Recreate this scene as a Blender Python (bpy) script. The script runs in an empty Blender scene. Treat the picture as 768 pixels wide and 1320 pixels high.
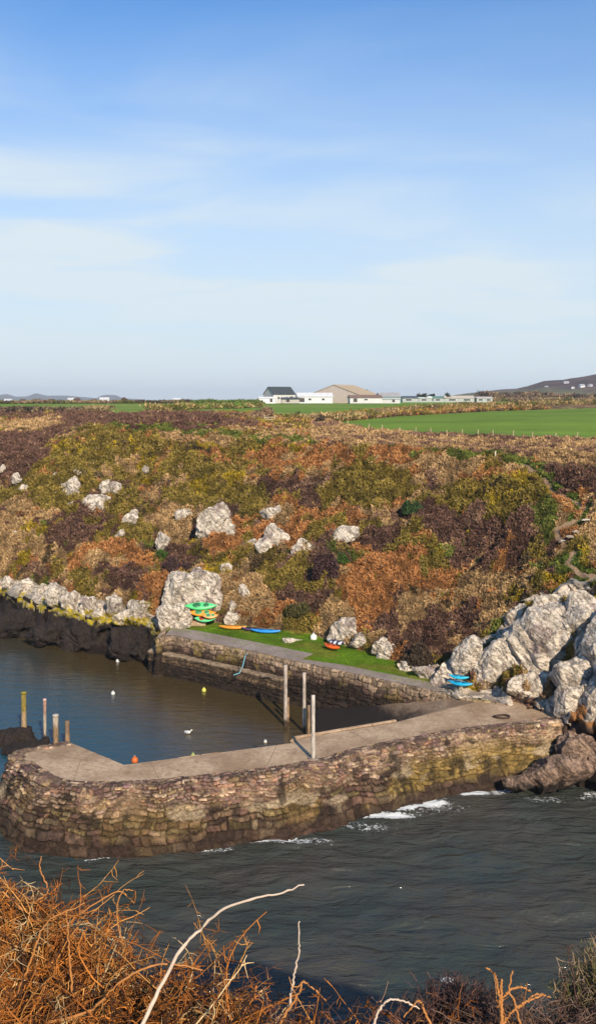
import bpy, bmesh, math, random
import numpy as np
from mathutils import Vector, Matrix
random.seed(7); rng=np.random.default_rng(7)
PI=math.pi
S=bpy.context.scene
COL=S.collection
# ------------------------------------------------------------ camera model
H=24.0; F=1250.0; HOR=515.0
PITCH=math.atan((660-HOR)/F)
cp,sp=math.cos(PITCH),math.sin(PITCH)
def rayd(px,py):
    xc=(np.asarray(px,float)-384)/F; yc=-(np.asarray(py,float)-660)/F
    return xc+0*yc, cp+yc*sp+0*xc, -sp+yc*cp+0*xc
def PZ(px,py,z):
    dx,dy,dz=rayd(px,py); t=(z-H)/dz
    return Vector((float(dx*t),float(dy*t),float(z)))
def PD(px,py,D):
    dx,dy,dz=rayd(px,py); t=D/dy
    return Vector((float(dx*t),float(D),float(H+dz*t)))
def proj(P):
    x,y,z=P[...,0],P[...,1],P[...,2]-H
    f=y*cp-z*sp; u=y*sp+z*cp
    return 384+F*x/f, 660-F*u/f
# ------------------------------------------------------------ noise
def hsh(a,b,c,s=0):
    n=(a.astype(np.int64)*374761393+b.astype(np.int64)*668265263+c.astype(np.int64)*2147483647//7+s*144665)&0xffffffff
    n=((n^(n>>13))*1274126177)&0xffffffff
    n=((n^(n>>16))*2246822519)&0xffffffff
    return ((n^(n>>15))&0xffffff)/float(0xffffff)
def vnoise(P,s=0):
    P=np.asarray(P,float); i=np.floor(P).astype(np.int64); f=P-i; f=f*f*(3-2*f)
    r=0
    for dx in (0,1):
        for dy in (0,1):
            for dz in (0,1):
                w=(f[...,0] if dx else 1-f[...,0])*(f[...,1] if dy else 1-f[...,1])*(f[...,2] if dz else 1-f[...,2])
                r=r+w*hsh(i[...,0]+dx,i[...,1]+dy,i[...,2]+dz,s)
    return r
def fbm(P,o=4,s=0):
    P=np.asarray(P,float); r=0;a=.5;t=0
    for k in range(o):
        r=r+a*vnoise(P*(2.03**k)+17.3*k,s+k); t+=a; a*=.5
    return r/t
def sstep(a,b,x):
    t=np.clip((x-a)/(b-a),0,1); return t*t*(3-2*t)
# ------------------------------------------------------------ object helpers
def mesh_np(name,V,Fc,mat,col=None,parent=None,smooth=False,extra=None):
    V=np.asarray(V,np.float32).reshape(-1,3); Fc=np.asarray(Fc,np.int32)
    me=bpy.data.meshes.new(name); n,k=Fc.shape
    me.vertices.add(len(V)); me.vertices.foreach_set('co',V.ravel())
    me.loops.add(n*k); me.loops.foreach_set('vertex_index',Fc.ravel())
    me.polygons.add(n); me.polygons.foreach_set('loop_start',np.arange(0,n*k,k,dtype=np.int32))
    me.polygons.foreach_set('loop_total',np.full(n,k,np.int32))
    me.polygons.foreach_set('use_smooth',np.full(n,smooth))
    me.update(calc_edges=True)
    if col is not None:
        a=me.color_attributes.new('Col','FLOAT_COLOR','POINT')
        c=np.ones((len(V),4),np.float32); c[:,:3]=col; a.data.foreach_set('color',c.ravel())
    if extra:
        for kx,vx in extra.items():
            a=me.attributes.new(kx,'FLOAT','POINT'); a.data.foreach_set('value',np.asarray(vx,np.float32))
    if mat: me.materials.append(mat)
    o=bpy.data.objects.new(name,me); COL.objects.link(o)
    if parent: o.parent=parent
    return o
def grid_faces(nr,nc,wrap=False):
    r=np.arange(nr-1)[:,None]; c=np.arange(nc if wrap else nc-1)[None,:]
    a=r*nc+c; b=r*nc+(c+1)%nc
    return np.stack([a,b,b+nc,a+nc],-1).reshape(-1,4)
def bm_obj(name,bm,mat,parent=None,smooth=False):
    me=bpy.data.meshes.new(name); bm.normal_update(); bm.to_mesh(me); bm.free()
    for p in me.polygons: p.use_smooth=smooth
    if mat: me.materials.append(mat)
    o=bpy.data.objects.new(name,me); COL.objects.link(o)
    if parent: o.parent=parent
    return o
def tag(o,label=None,cat=None,group=None,kind=None):
    if label: o['label']=label
    if cat: o['category']=cat
    if group: o['group']=group
    if kind: o['kind']=kind
    return o
def empty(name,loc,rz=0,**k):
    o=bpy.data.objects.new(name,None); COL.objects.link(o); o.location=loc; o.rotation_euler=(0,0,rz)
    o.empty_display_size=.3
    return tag(o,**k) if k else o
def copy_tree(o,parent=None):
    c=o.copy(); COL.objects.link(c); c.parent=parent
    for ch in list(o.children): copy_tree(ch,c)
    return c
def bbox(bm,c,s,rz=0,bev=0,rot=None):
    M=Matrix.Translation(c)@(rot if rot is not None else Matrix.Rotation(rz,4,'Z'))@Matrix.Diagonal((*s,1))
    r=bmesh.ops.create_cube(bm,size=1,matrix=M)
    if bev:
        ed=list({e for v in r['verts'] for e in v.link_edges})
        bmesh.ops.bevel(bm,geom=ed,offset=bev,segments=2,affect='EDGES')
def tubes(paths,radii,cols=None,sides=4):
    """paths: (N,K,3), radii: (N,K) -> verts, quads, col"""
    N,K,_=paths.shape
    T=np.gradient(paths,axis=1); T/=np.linalg.norm(T,axis=2,keepdims=True)+1e-9
    up=np.zeros_like(T); up[...,0]=.3; up[...,1]=.9; up[...,2]=.2
    A=np.cross(T,up); A/=np.linalg.norm(A,axis=2,keepdims=True)+1e-9
    B=np.cross(T,A)
    an=np.arange(sides)*2*PI/sides
    V=paths[:,:,None,:]+radii[:,:,None,None]*(A[:,:,None,:]*np.cos(an)[None,None,:,None]+B[:,:,None,:]*np.sin(an)[None,None,:,None])
    f=grid_faces(K,sides,True)
    Fc=(f[None]+(np.arange(N)*K*sides)[:,None,None]).reshape(-1,4)
    C=None
    if cols is not None:
        C=np.repeat(cols,K*sides,axis=0) if cols.ndim==2 else np.repeat(cols.reshape(-1,3),sides,axis=0)
    return V.reshape(-1,3),Fc,C
# ------------------------------------------------------------ material helpers
class NT:
    def __init__(s,name):
        s.m=bpy.data.materials.new(name); s.m.use_nodes=True; s.t=s.m.node_tree; s.t.nodes.clear()
        s.out=s.n('ShaderNodeOutputMaterial'); s.b=s.n('ShaderNodeBsdfPrincipled'); s.l(s.b.outputs[0],s.out.inputs[0])
    def n(s,ty,**k):
        x=s.t.nodes.new(ty)
        for a,v in k.items(): setattr(x,a,v)
        return x
    def l(s,a,b): s.t.links.new(a,b)
    def sock(s,v,inp):
        if isinstance(v,bpy.types.NodeSocket): s.l(v,inp)
        elif v is not None:
            if isinstance(v,tuple) and len(v)==3 and inp.type=='RGBA': v=(*v,1)
            inp.default_value=v
    def noise(s,sc,det=4,rough=.55,vec=None,dist=0):
        x=s.n('ShaderNodeTexNoise'); x.inputs['Scale'].default_value=sc; x.inputs['Detail'].default_value=det
        x.inputs['Roughness'].default_value=rough; x.inputs['Distortion'].default_value=dist
        if vec is not None: s.l(vec,x.inputs['Vector'])
        return x.outputs['Fac']
    def ramp(s,fac,a,b,va=0.,vb=1.):
        x=s.n('ShaderNodeMapRange'); x.interpolation_type='SMOOTHSTEP'; s.sock(fac,x.inputs[0])
        for i,v in zip((1,2,3,4),(a,b,va,vb)): s.sock(v,x.inputs[i])
        return x.outputs[0]
    def mix(s,f,a,b,mode='MIX'):
        x=s.n('ShaderNodeMix',data_type='RGBA',blend_type=mode); s.sock(f,x.inputs[0]); s.sock(a,x.inputs[6]); s.sock(b,x.inputs[7]); return x.outputs[2]
    def math(s,op,a,b=0.):
        x=s.n('ShaderNodeMath',operation=op); s.sock(a,x.inputs[0]); s.sock(b,x.inputs[1]); return x.outputs[0]
    def pos(s,scale=None):
        g=s.n('ShaderNodeNewGeometry').outputs['Position']
        if scale is None: return g
        m=s.n('ShaderNodeMapping'); m.inputs['Scale'].default_value=scale; s.l(g,m.inputs[0]); return m.outputs[0]
    def obj(s,scale=(1,1,1)):
        g=s.n('ShaderNodeTexCoord').outputs['Object']
        m=s.n('ShaderNodeMapping'); m.inputs['Scale'].default_value=scale; s.l(g,m.inputs[0]); return m.outputs[0]
    def xyz(s,v):
        x=s.n('ShaderNodeSeparateXYZ'); s.l(v,x.inputs[0]); return x.outputs
    def attr(s,n):
        return s.n('ShaderNodeAttribute',attribute_name=n)
    def bump(s,h,st=.5,d=.05,nrm=None):
        x=s.n('ShaderNodeBump'); x.inputs['Strength'].default_value=st; s.sock(d,x.inputs['Distance']); s.l(h,x.inputs['Height'])
        if nrm is not None: s.l(nrm,x.inputs['Normal'])
        return x.outputs[0]
    def set(s,col=None,rough=None,normal=None,metal=None,spec=None):
        s.sock(col,s.b.inputs['Base Color']); s.sock(rough,s.b.inputs['Roughness']); s.sock(normal,s.b.inputs['Normal'])
        s.sock(metal,s.b.inputs['Metallic']); s.sock(spec,s.b.inputs['Specular IOR Level']); return s.m
def plain(name,col,rough=.7,var=.25,sc=3.,metal=0.,bump=.2):
    t=NT(name); p=t.obj(); n=t.noise(sc,5,.6,p)
    c=t.mix(n,tuple(x*(1-var) for x in col),tuple(min(1,x*(1+var)) for x in col))
    return t.set(c,rough,t.bump(t.noise(sc*6,3,.6,p),bump,.01),metal,.35)
def mat_attr(name,rough=.85,spec=.15,bscale=None,bst=.5,bd=.02,var=.25,vs=8.):
    t=NT(name); a=t.attr('Col').outputs['Color']
    n=t.noise(vs,4,.6,t.pos()); c=t.mix(1.,a,t.mix(n,(1-var,)*3,(1+var,)*3),'MULTIPLY')
    nm=t.bump(t.noise(bscale,5,.65,t.pos()),bst,bd) if bscale else None
    return t.set(c,rough,nm,None,spec)
def rock_mat(name,a=(.64,.55,.445),b=(.28,.215,.155),lichen=0.,tide=2.9,wet=(.022,.016,.013),blotch=(.22,.155,.15)):
    t=NT(name); p=t.pos(); z=t.xyz(p)[2]
    mp=t.n('ShaderNodeMapping'); mp.inputs['Rotation'].default_value=(.3,.75,.4); mp.inputs['Scale'].default_value=(1.,1.,1.); t.l(p,mp.inputs[0])
    m2=t.n('ShaderNodeMapping'); m2.inputs['Scale'].default_value=(2.4,.8,.5); t.l(mp.outputs[0],m2.inputs[0]); rotv=m2.outputs[0]
    big=t.noise(.33,5,.6,p); fine=t.noise(3.2,7,.68,p)
    strat=t.noise(1.1,5,.62,rotv)
    c=t.mix(t.ramp(fine,.30,.52),b,a)
    c=t.mix(t.ramp(big,.55,.66,0.,.8),c,blotch)  # broad random blotches of a second rock tone
    f1=t.math('ABSOLUTE',t.math('SUBTRACT',t.noise(.7,6,.62,rotv,.6),.5))
    f2=t.math('ABSOLUTE',t.math('SUBTRACT',t.noise(1.9,5,.6,t.pos((.6,1.,1.3)),.3),.47))
    crack=t.math('MULTIPLY',t.ramp(f1,.0,.022,.15,1.),t.ramp(f2,0.,.016,.4,1.))
    c=t.mix(crack,tuple(x*.30 for x in b),c)
    c=t.mix(t.ramp(strat,.50,.36,0.,.7),c,tuple(x*.75 for x in b))
    sp_=t.noise(9,3,.6,p); c=t.mix(t.ramp(sp_,.62,.7,0.,.6),c,(.33,.29,.17))
    zz=t.math('ADD',z,t.math('MULTIPLY',t.math('SUBTRACT',t.noise(.9,4,.6,p),.5),2.2))
    if lichen:
        ly=t.math('MULTIPLY',t.ramp(zz,tide+.9,tide+.5),t.ramp(t.noise(2.2,4,.6,p),.38,.5)); c=t.mix(t.math('MULTIPLY',ly,lichen),c,(.40,.30,.02))
    c=t.mix(t.ramp(zz,tide-.25,tide+.2),t.mix(t.noise(3,4,.7,p),wet,tuple(x*1.7 for x in wet)),c)
    h=t.math('ADD',t.math('MULTIPLY',crack,.5),t.math('ADD',fine,strat))
    return t.set(c,.85,t.bump(h,.8,.16),None,.2)
M={}
M['rock']=rock_mat('pale_rock'); M['rock_lichen']=rock_mat('lichen_rock',lichen=1.,tide=2.85)
M['rock_low']=rock_mat('tidal_rock',a=(.30,.20,.14),b=(.12,.075,.055),tide=.7,blotch=(.15,.10,.08))
M['weed']=rock_mat('weed_rock',a=(.03,.02,.015),b=(.012,.009,.007),tide=9)
M['veg']=mat_attr('vegetation',.9,.08)
M['terrain']=mat_attr('terrain',.95,.08,4.,.7,.12,.35,2.2)
def stone_mat():
    t=NT('masonry'); p=t.pos(); a=t.attr('Col').outputs['Color']
    n1=t.noise(1.6,6,.7,p); n2=t.noise(7,6,.7,p); n3=t.noise(24,4,.7,p)
    c=t.mix(1.,a,t.mix(t.ramp(n1,.3,.7),(.55,.52,.5),(1.35,1.3,1.22)),'MULTIPLY')
    c=t.mix(1.,c,t.mix(t.ramp(n2,.32,.68),(.6,.58,.56),(1.4,1.35,1.28)),'MULTIPLY')
    c=t.mix(t.ramp(n3,.60,.72,0.,.45),c,(.34,.28,.2)); c=t.mix(t.ramp(t.noise(3.3,5,.75,p),.60,.68,0.,.5),c,(.028,.02,.015))
    h=t.math('ADD',t.math('MULTIPLY',n2,1.),t.math('MULTIPLY',n3,.4)); return t.set(c,.88,t.bump(h,.9,.09),None,.2)
M['stone']=stone_mat()
M['stems']=mat_attr('stems',.75,.2,None,var=.2,vs=40.)
def conc(name,a,b,wetz=None):
    t=NT(name); p=t.pos(); n=t.noise(.35,6,.62,p); f=t.noise(5,6,.7,p)
    c=t.mix(t.ramp(n,.35,.65),a,b); c=t.mix(t.ramp(f,.35,.7,0.,.6),c,tuple(x*.62 for x in a)); c=t.mix(t.ramp(t.noise(1.7,6,.72,p,.8),.54,.66,0.,.5),c,tuple(x*.5 for x in a))
    c=t.mix(t.ramp(t.noise(.8,5,.6,t.pos((1,1,1)),1.2),.62,.7,0.,.55),c,tuple(x*.45 for x in a))
    v=t.n('ShaderNodeTexVoronoi',feature='DISTANCE_TO_EDGE'); v.inputs['Scale'].default_value=.16; t.l(t.pos((1,.45,1)),v.inputs['Vector'])
    c=t.mix(t.ramp(v.outputs['Distance'],0.,.006),tuple(x*.72 for x in a),c)
    c=t.mix(t.ramp(t.noise(26,2,.5,p),.68,.74,0.,.5),c,(.5,.46,.4))
    if wetz is not None:
        z=t.xyz(p)[2]; zz=t.math('ADD',z,t.math('MULTIPLY',t.math('ADD',n,t.math('MULTIPLY',t.noise(1.3,5,.7,t.pos((2.2,.6,1))),.8)),1.6)); c=t.mix(t.ramp(zz,wetz+.6,wetz+1.9),(.022,.016,.013),c)
    return t.set(c,.88,t.bump(f,.5,.03),None,.2)
M['conc']=conc('pier_concrete',(.34,.225,.135),(.56,.405,.265))
M['slip']=conc('slip_concrete',(.19,.125,.08),(.31,.22,.145),2.1)
M['qconc']=conc('quay_concrete',(.27,.21,.17),(.37,.30,.25))
# ------------------------------------------------------------ terrain from profiles (column = bearing, node = picture row + distance)
cx_=[-420,-100, 0,  60, 100, 180, 215, 260, 300, 400, 500, 600, 640, 700, 735, 768, 900,1250]
nodes=[ # (rows, depths)
 ([722,740,763,783,793,805,815,823,832,857,879,901,905,918,930,937,950,965],None),
 ([705,722,745,755,768,786,800,802,806,819,851,878,888,892,892,882,880,880],None),
 ([660,680,700,705,712,725,727,730,735,765,800,800,790,770,762,758,750,745],[125,115,110,107,103,100,98,97,96,88,80,77,75,72,71,70,68,66]),
 ([640,650,645,632,625,625,628,634,640,650,680,680,676,670,670,670,670,670],[140,127,119,118,118,119,117,114,112,103,95,91,89,86,84,83,80,78]),
 ([630,622,603,578,562,552,552,558,562,573,582,590,593,597,599,601,608,615],[155,140,128,131,135,138,137,134,130,120,112,106,104,100,98,97,93,88]),
 ([575,568,563,550,545,536,536,538,540,552,560,563,564,566,567,568,572,576],[185,160,150,158,160,160,160,160,160,150,140,135,133,130,129,128,124,118]),
 ([540,537,535,531,530,528,528,529,530,540,545,545,545,545,545,545,546,548],[230,210,200,192,190,190,192,196,200,190,172,170,170,170,170,170,170,170]),
 ([526,525,524,524,524,524,524,524,524,527,528,528,528,528,528,528,528,529],[330,310,300,300,300,300,300,300,300,270,260,255,255,255,255,255,255,255]),
 ([519,519,519,519,519,519,519,519,519,519,519,519,519,519,519,519,519,519],[390]*18),
 ([517]*18,[620]*18),([516.6]*18,[1300]*18),([515.7]*18,[9000]*18)]
colx=np.concatenate([np.linspace(-420,-160,60,endpoint=False),np.arange(-160,930,2.5),np.linspace(930,1250,60)])
def nodev(v,x): return np.interp(x,cx_,v)
NX=[] ; NY=[];NZ=[]
def add_node(py,D=None,z=None):
    dx,dy,dz=rayd(colx,py)
    t=(D/dy) if D is not None else (z-H)/dz
    NX.append(dx*t); NY.append(dy*t); NZ.append(H+dz*t)
z2=nodev([3.2]*5+[3.0]+[3.27]*7+[3.25,3.4,3.5,4.,5.],colx)
z3=nodev([4.6,4.6,4.6,4.4,4.3,4.2]+[3.3]*5+[3.5,3.8,4.3,5.0,5.9,6.5,8],colx)
add_node(nodev(nodes[0][0],colx),z=z2)
off=nodev([1.6,1.6,1.6,1.6,1.6,1.3]+[.0]*7+[0.,.6,1.0,1.5,1.5],colx)
x2,y2=NX[0],NY[0]
rr=np.hypot(x2,y2)
NX=[x2*(1-2.2*off/rr),x2*(1-off/rr),x2]; NY=[y2*(1-2.2*off/rr),y2*(1-off/rr),y2]; NZ=[np.full_like(x2,-2.5),np.full_like(x2,0.),z2]
add_node(nodev(nodes[1][0],colx),z=z3)
for py,D in nodes[2:]: add_node(nodev(py,colx),D=nodev(D,colx))
NX=np.array(NX);NY=np.array(NY);NZ=np.array(NZ)
K=len(NX)
cnt=[5,14,18,50,85,80,60,36,30,26,20,14,8]
par=np.concatenate([np.linspace(i,i+1,c,endpoint=False) for i,c in enumerate(cnt)]+[[K-1]])
i0=np.clip(par.astype(int),0,K-2); fr=(par-i0)[:,None]
TX=NX[i0]*(1-fr)+NX[i0+1]*fr; TY=NY[i0]*(1-fr)+NY[i0+1]*fr; TZ=NZ[i0]*(1-fr)+NZ[i0+1]*fr
r3=int(sum(cnt[:3]))
k=np.exp(-np.linspace(-2,2,19)**2); k/=k.sum()
def smooth_rows(A,r0):
    B=A.copy(); pad=np.pad(A,((9,9),(0,0)),'edge')
    sm=sum(k[i]*pad[i:i+len(A)] for i in range(19)); w=sstep(r0,r0+12,np.arange(len(A)))[:,None]*sstep(len(A)-4,len(A)-12,np.arange(len(A)))[:,None]
    return B*(1-w)+sm*w
TX=smooth_rows(TX,r3);TY=smooth_rows(TY,r3);TZ=smooth_rows(TZ,r3)
BASE=np.stack([TX,TY,TZ],-1); NR,NC=TX.shape
BPX,BPY=proj(BASE)
parg=np.repeat(par[:,None],NC,1)
# zones --------------------------------------------------
def line_y(pts,x): return np.interp(x,[p[0] for p in pts],[p[1] for p in pts])
def blob(x,y,b):
    cx,cy,rx,ry=b[:4]; a=math.radians(b[4] if len(b)>4 else 0)
    u=(x-cx)*math.cos(a)+(y-cy)*math.sin(a); v=-(x-cx)*math.sin(a)+(y-cy)*math.cos(a)
    return np.exp(-((u/rx)**2+(v/ry)**2)**1.5)
HEA=[(100,690,50,20,-22),(35,592,55,14,-30),(12,572,40,14,-15),(150,540,85,12,-6),(250,543,70,10,4),(20,536,45,5),(170,752,40,20,-10),(228,722,26,22),(420,735,26,42,10),
 (565,672,45,18,15),(655,695,55,25,-28),(545,828,45,28),(600,700,40,16,-20),(748,620,48,26,10),(480,690,45,14,-20),(300,668,16,14),(400,775,30,25),(590,800,35,24,-30),(500,815,20,30),(150,640,50,12,-20),
 (380,640,30,14),(555,565,150,4),(90,535,30,8),(260,690,12,14)]
RUS=[(150,722,60,17,-14),(205,765,30,26,-40),(345,690,45,22),(505,735,62,34,-12),(215,745,22,30),(480,775,45,40),(450,600,60,12),(320,600,80,18),(400,600,40,16),(290,715,30,20),(560,745,40,25),(730,660,25,15),(660,620,30,10),(430,660,40,16)]
TAN=[(60,550,55,9),(620,745,55,30,-20),(520,800,45,22,-30),(300,770,35,30),(440,580,70,9),(585,608,40,12),(20,660,40,25),(10,700,40,30),(680,668,25,20),(600,572,180,6),(370,560,80,8),(770,690,30,30),(280,565,60,5),(330,780,40,18),(640,790,60,14,-30),(230,670,30,20),(470,560,60,7)]
OLI=[(130,590,90,22,-12),(90,640,60,22,-20),(250,610,90,18),(640,645,60,34),(560,720,25,18),(330,645,60,12),(600,640,60,25),(430,690,40,30),(170,680,30,30),(470,630,70,16),(30,630,40,16,-30),(370,750,40,20),(300,640,60,14),(650,660,40,20)]
GRN=[(530,652,13,9),(442,716,16,16),(690,612,16,8),(700,680,20,30),(205,705,14,14),(660,820,40,16,-35),(600,845,40,10,-30),(725,735,30,12),(300,610,50,5),(150,556,60,5),(60,750,8,5),(380,790,20,14),(740,760,30,8),(640,800,30,12,-30),(690,730,16,10)]
YEL=[(120,585,60,16),(60,640,30,12),(350,590,60,14),(180,600,50,16),(640,690,18,10),(560,640,60,14),(165,620,30,10),(250,585,60,8),(290,630,40,8),(660,650,40,20),(40,705,20,10),(140,655,14,12)]
PATH=[(150,551),(200,553),(300,562),(400,574),(480,580),(560,586),(640,593),(768,604),(1250,630)]
TRACK=[(676,600),(700,618),(716,640),(752,656),(744,672),(716,686),(724,700),(738,715),(728,728),(742,738),(768,744),(820,748)]
FB=[(424,545),(469,555),(559,562),(768,569),(1250,585)]      # bottom of lower field
FU=[(424,545),(509,537),(634,530),(768,526),(1250,515)]      # top of lower field
BU=[(300,534),(384,541),(509,528),(584,523),(768,518),(1250,514)] # bottom of upper field
pal={'hea':((.155,.088,.066),(.095,.053,.043)),'rus':((.42,.20,.075),(.29,.13,.05)),'tan':((.44,.30,.15),(.31,.20,.10)),
     'oli':((.24,.18,.038),(.15,.12,.028)),'grn':((.15,.18,.035),(.08,.10,.022)),'yel':((.38,.27,.02),(.20,.16,.02)),'drk':((.12,.085,.045),(.06,.046,.026)),'pur':((.22,.135,.095),(.15,.085,.065))}
names=['hea','rus','tan','oli','grn','yel','drk','pur']
hts=dict(hea=.5,rus=.5,tan=.42,oli=.65,grn=.5,yel=.6,drk=.55,pur=.45)
def segdist(x,y,pts):
    d=np.full(x.shape,1e9)
    for a,b in zip(pts[:-1],pts[1:]):
        ax,ay=a; bx,by=b; L=(bx-ax)**2+(by-ay)**2
        t=np.clip(((x-ax)*(bx-ax)+(y-ay)*(by-ay))/L,0,1)
        d=np.minimum(d,np.hypot(x-ax-t*(bx-ax),(y-ay-t*(by-ay))*1.3))
    return d
def zones(P,px,py,pr):
    """colour, vegetation height, density at points of the land"""
    sh=P.shape[:-1]
    w=(np.stack([fbm(P*.35,3,11),fbm(P*.35,3,12)],-1)-.5)
    sx=np.clip((P[...,1]/95.),.5,3); x=px+w[...,0]*46/sx; y=py+w[...,1]*34/sx
    sc={}
    base=dict(hea=.27,rus=.42,tan=.46,oli=.47,grn=.14,yel=.28,drk=.33,pur=.34)
    for i,nm in enumerate(names):
        sc[nm]=base[nm]+(fbm(P*np.array([.28,.28,.28]),2,40+i)-.5)*.9+(fbm(P*.7,4,60+i)-.5)*1.05
    sc['drk']=sc['drk']+(fbm(P*2.2,2,88)-.5)*.35
    for L,nm,a in ((HEA,'hea',.60),(RUS,'rus',.44),(TAN,'tan',.42),(OLI,'oli',.42),(GRN,'grn',.60),(YEL,'yel',.30)):
        s=0
        for b in L: s=np.maximum(s,blob(x,y,b))
        sc[nm]=sc[nm]+a*s
        if nm=='hea':
            for q in ('yel','rus','tan','oli'): sc[q]=sc[q]-.22*s
    hr=0
    for b in [(150,541,95,8,-5),(250,544,75,7,3),(15,537,45,3.5),(8,585,40,20,-25),(62,560,34,9,-28),(748,622,40,20,10),(100,690,40,12,-22)]: hr=np.maximum(hr,blob(x,y,b))
    sc['hea']=sc['hea']+.8*hr
    sc['tan']=sc['tan']+.9*blob(x,y,(48,548,50,5,-4))
    # lip of rough ground between path and lower field
    band=(sstep(-3,2,py-line_y(FB,px)))*(sstep(2,-5,py-line_y(PATH,px)))*(px>400)
    sc['pur']=sc['pur']+.75*band; sc['tan']=sc['tan']+.6*band
    pd=np.abs(y-line_y(PATH,x))*np.where((px>140),1,9)
    sc['grn']=sc['grn']+1.1*np.exp(-(pd/4.2)**2)*(.85+.7*fbm(P*.8,2,5)); 
    pathm=np.exp(-(pd/3.5)**2)
    names_=names; A=np.stack([sc[n] for n in names_],0); idx=A.argmax(0)
    j=fbm(P*.9,3,70)[...,None]; jj=np.clip((j-.5)*2.2+.5,0,1)
    c=np.zeros(sh+(3,)); h=np.zeros(sh)
    for i,nm in enumerate(names_):
        m=idx==i; a,b=pal[nm]; cc=np.array(a)*jj+np.array(b)*(1-jj); c[m]=cc[m]; h[m]=hts[nm]
    den=np.ones(sh)
    h=h*(1-.75*pathm)
    # muted large scale mixing with brown
    # fields
    lower=(px>418)&(py<line_y(FB,px))&(py>line_y(FU,px))
    upper=((py<line_y(BU,px))&(px>160))|((py<534.5+1.5*np.sin(px*.05))&(px<=200))|((py<531)&(px<330))
    far=P[...,1]>150
    fcol=np.array((.125,.235,.026))*(.5+.6*fbm(P*np.array([.05,.12,1]),3,90)+.5*fbm(P*np.array([.25,.6,1]),4,95))[...,None]
    fcol=fcol*(1-.0)+0*fcol
    ycol=np.array((.24,.29,.06))
    mixy=sstep(.5,.7,fbm(P*np.array([.02,.05,1]),3,93))[...,None]*.6
    fu=(fcol*(1-mixy)+ycol*mixy)
    fcol=fcol*np.array((1.45,1.22,1.3)); fu=fu*np.array((1.45,1.25,1.5)); c[upper&far]=fu[upper&far]; h[upper&far]=0; den[upper&far]=0
    c[lower]=fcol[lower]; h[lower]=0; den[lower]=0
    # track on the right
    td=segdist(px+w[...,0]*10,py+w[...,1]*6,TRACK)
    tm=(td<4.6)&(pr>3.2)&(fbm(P*.7,2,31)>.30); c[tm]=np.array((.46,.31,.19))*(.7+.6*fbm(P[tm]*1.5,3,3))[...,None]; h[tm]=.03; den[tm]=.3
    tg=(td>3.4)&(td<11)&(pr>3.2)&(fbm(P*.8,2,33)>.47); c[tg]=np.array((.11,.15,.03)); h[tg]=.15
    CR=[(548,886),(590,842),(640,812),(668,786),(700,762),(735,752),(768,748),(1250,740)]
    crz=(y>line_y(CR,x))&(px>556)&(pr>2.0)&(pr<4.3)
    keepv=fbm(P*.45,3,55)>.57
    gcr=np.array((.50,.44,.37))*(.35+1.1*fbm(P*1.4,5,56))[...,None]
    m_=crz&~keepv; c[m_]=gcr[m_]; h[m_]=0; den[m_]=0
    # quay green
    q=(pr>=2)&(pr<3.02)&(px>212)&(px<556)
    gq=np.array((.12,.22,.012))*(.55+.9*fbm(P*.5,4,21))[...,None]; ry=sstep(.52,.62,fbm(P*.4,3,22))[...,None]*.5
    gq=gq*(1-ry)+np.array((.25,.22,.04))*ry
    c[q]=gq[q]; h[q]=.06; den[q]=.7
    # tidal cliff
    cl=(pr<2.1)|((P[...,2]<3.0+1.2*(fbm(P*.6,3,26)-.5))&~q&((px<600)|(pr<1.8)))
    nn=fbm(P*1.3,4,24)[...,None]
    cc=np.array((.020,.014,.012))+np.array((.035,.022,.014))*sstep(.45,.75,nn)
    rt=(px>640)[...,None]
    cc=np.where(rt,np.array((.12,.075,.055))*(.4+1.1*nn),cc)
    c[cl]=cc[cl]; h[cl]=.0; den[cl]=0
    rk=(pr>=2.0)&(pr<3.0)&~q&~cl&(px<600)
    c[rk]=(np.array((.50,.43,.34))*(.2+1.3*nn))[rk]; h[rk]=.12; den[rk]=.35
    return c,h,den
Tc,Th,Td=zones(BASE,BPX,BPY,parg)
soft=sstep(3.0,3.4,parg)*sstep(6.6,5.6,parg)*(.25+.75*sstep(8,26,segdist(BPX,BPY,TRACK)))
amp=np.where(Th>.1,1,0)*soft
# blur amp cheaply
for _ in range(3):
    amp=(amp+np.roll(amp,1,0)+np.roll(amp,-1,0)+np.roll(amp,1,1)+np.roll(amp,-1,1))/5
mound=(fbm(BASE*np.array([.14,.14,.14]),3,1)-.5)*3.6+(fbm(BASE*.6,3,2)-.5)*1.4+(np.abs(fbm(BASE*.9,3,3)-.5))*1.2
DISP=BASE.copy(); DISP[...,2]+=mound*amp
cliffm=np.where(BPX>600,sstep(4.6,4.0,parg)*sstep(600,680,BPX)*.8,sstep(3.3,2.4,parg)*np.where((BPX<212),1,0))
cn=(fbm(BASE*.5,4,7)-.5)*3.0+(fbm(BASE*1.7,3,8)-.5)*1.4+(np.floor(fbm(BASE*np.array([.8,.8,.5]),2,19)*8)/8-.5)*2.2
dirv=BASE[...,:2]/np.linalg.norm(BASE[...,:2],axis=-1,keepdims=True)
DISP[...,:2]-=dirv*(cn*cliffm)[...,None]; DISP[...,2]+=((fbm(BASE*.8,3,9)-.5)*1.3*cliffm*(parg>.9))
rotc=BASE@np.array([[.8,.1,-.59],[-.2,.97,-.1],[.56,.2,.8]])
fc_=np.floor(fbm(rotc*np.array([.75,.3,.2])+3,3,33)*9)/9+.5*fbm(BASE*1.2,4,35)
CRL=[(548,886),(590,842),(640,812),(668,786),(700,762),(735,752),(768,748),(1250,740)]
cw=sstep(-6,8,BPY-line_y(CRL,BPX))*sstep(556,580,BPX)*sstep(1.6,2.2,parg)*sstep(4.4,4.1,parg)
DISP[...,:2]-=dirv*((fc_-.75)*3.4*cw)[...,None]; DISP[...,2]+=(fc_-.7)*1.6*cw
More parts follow.
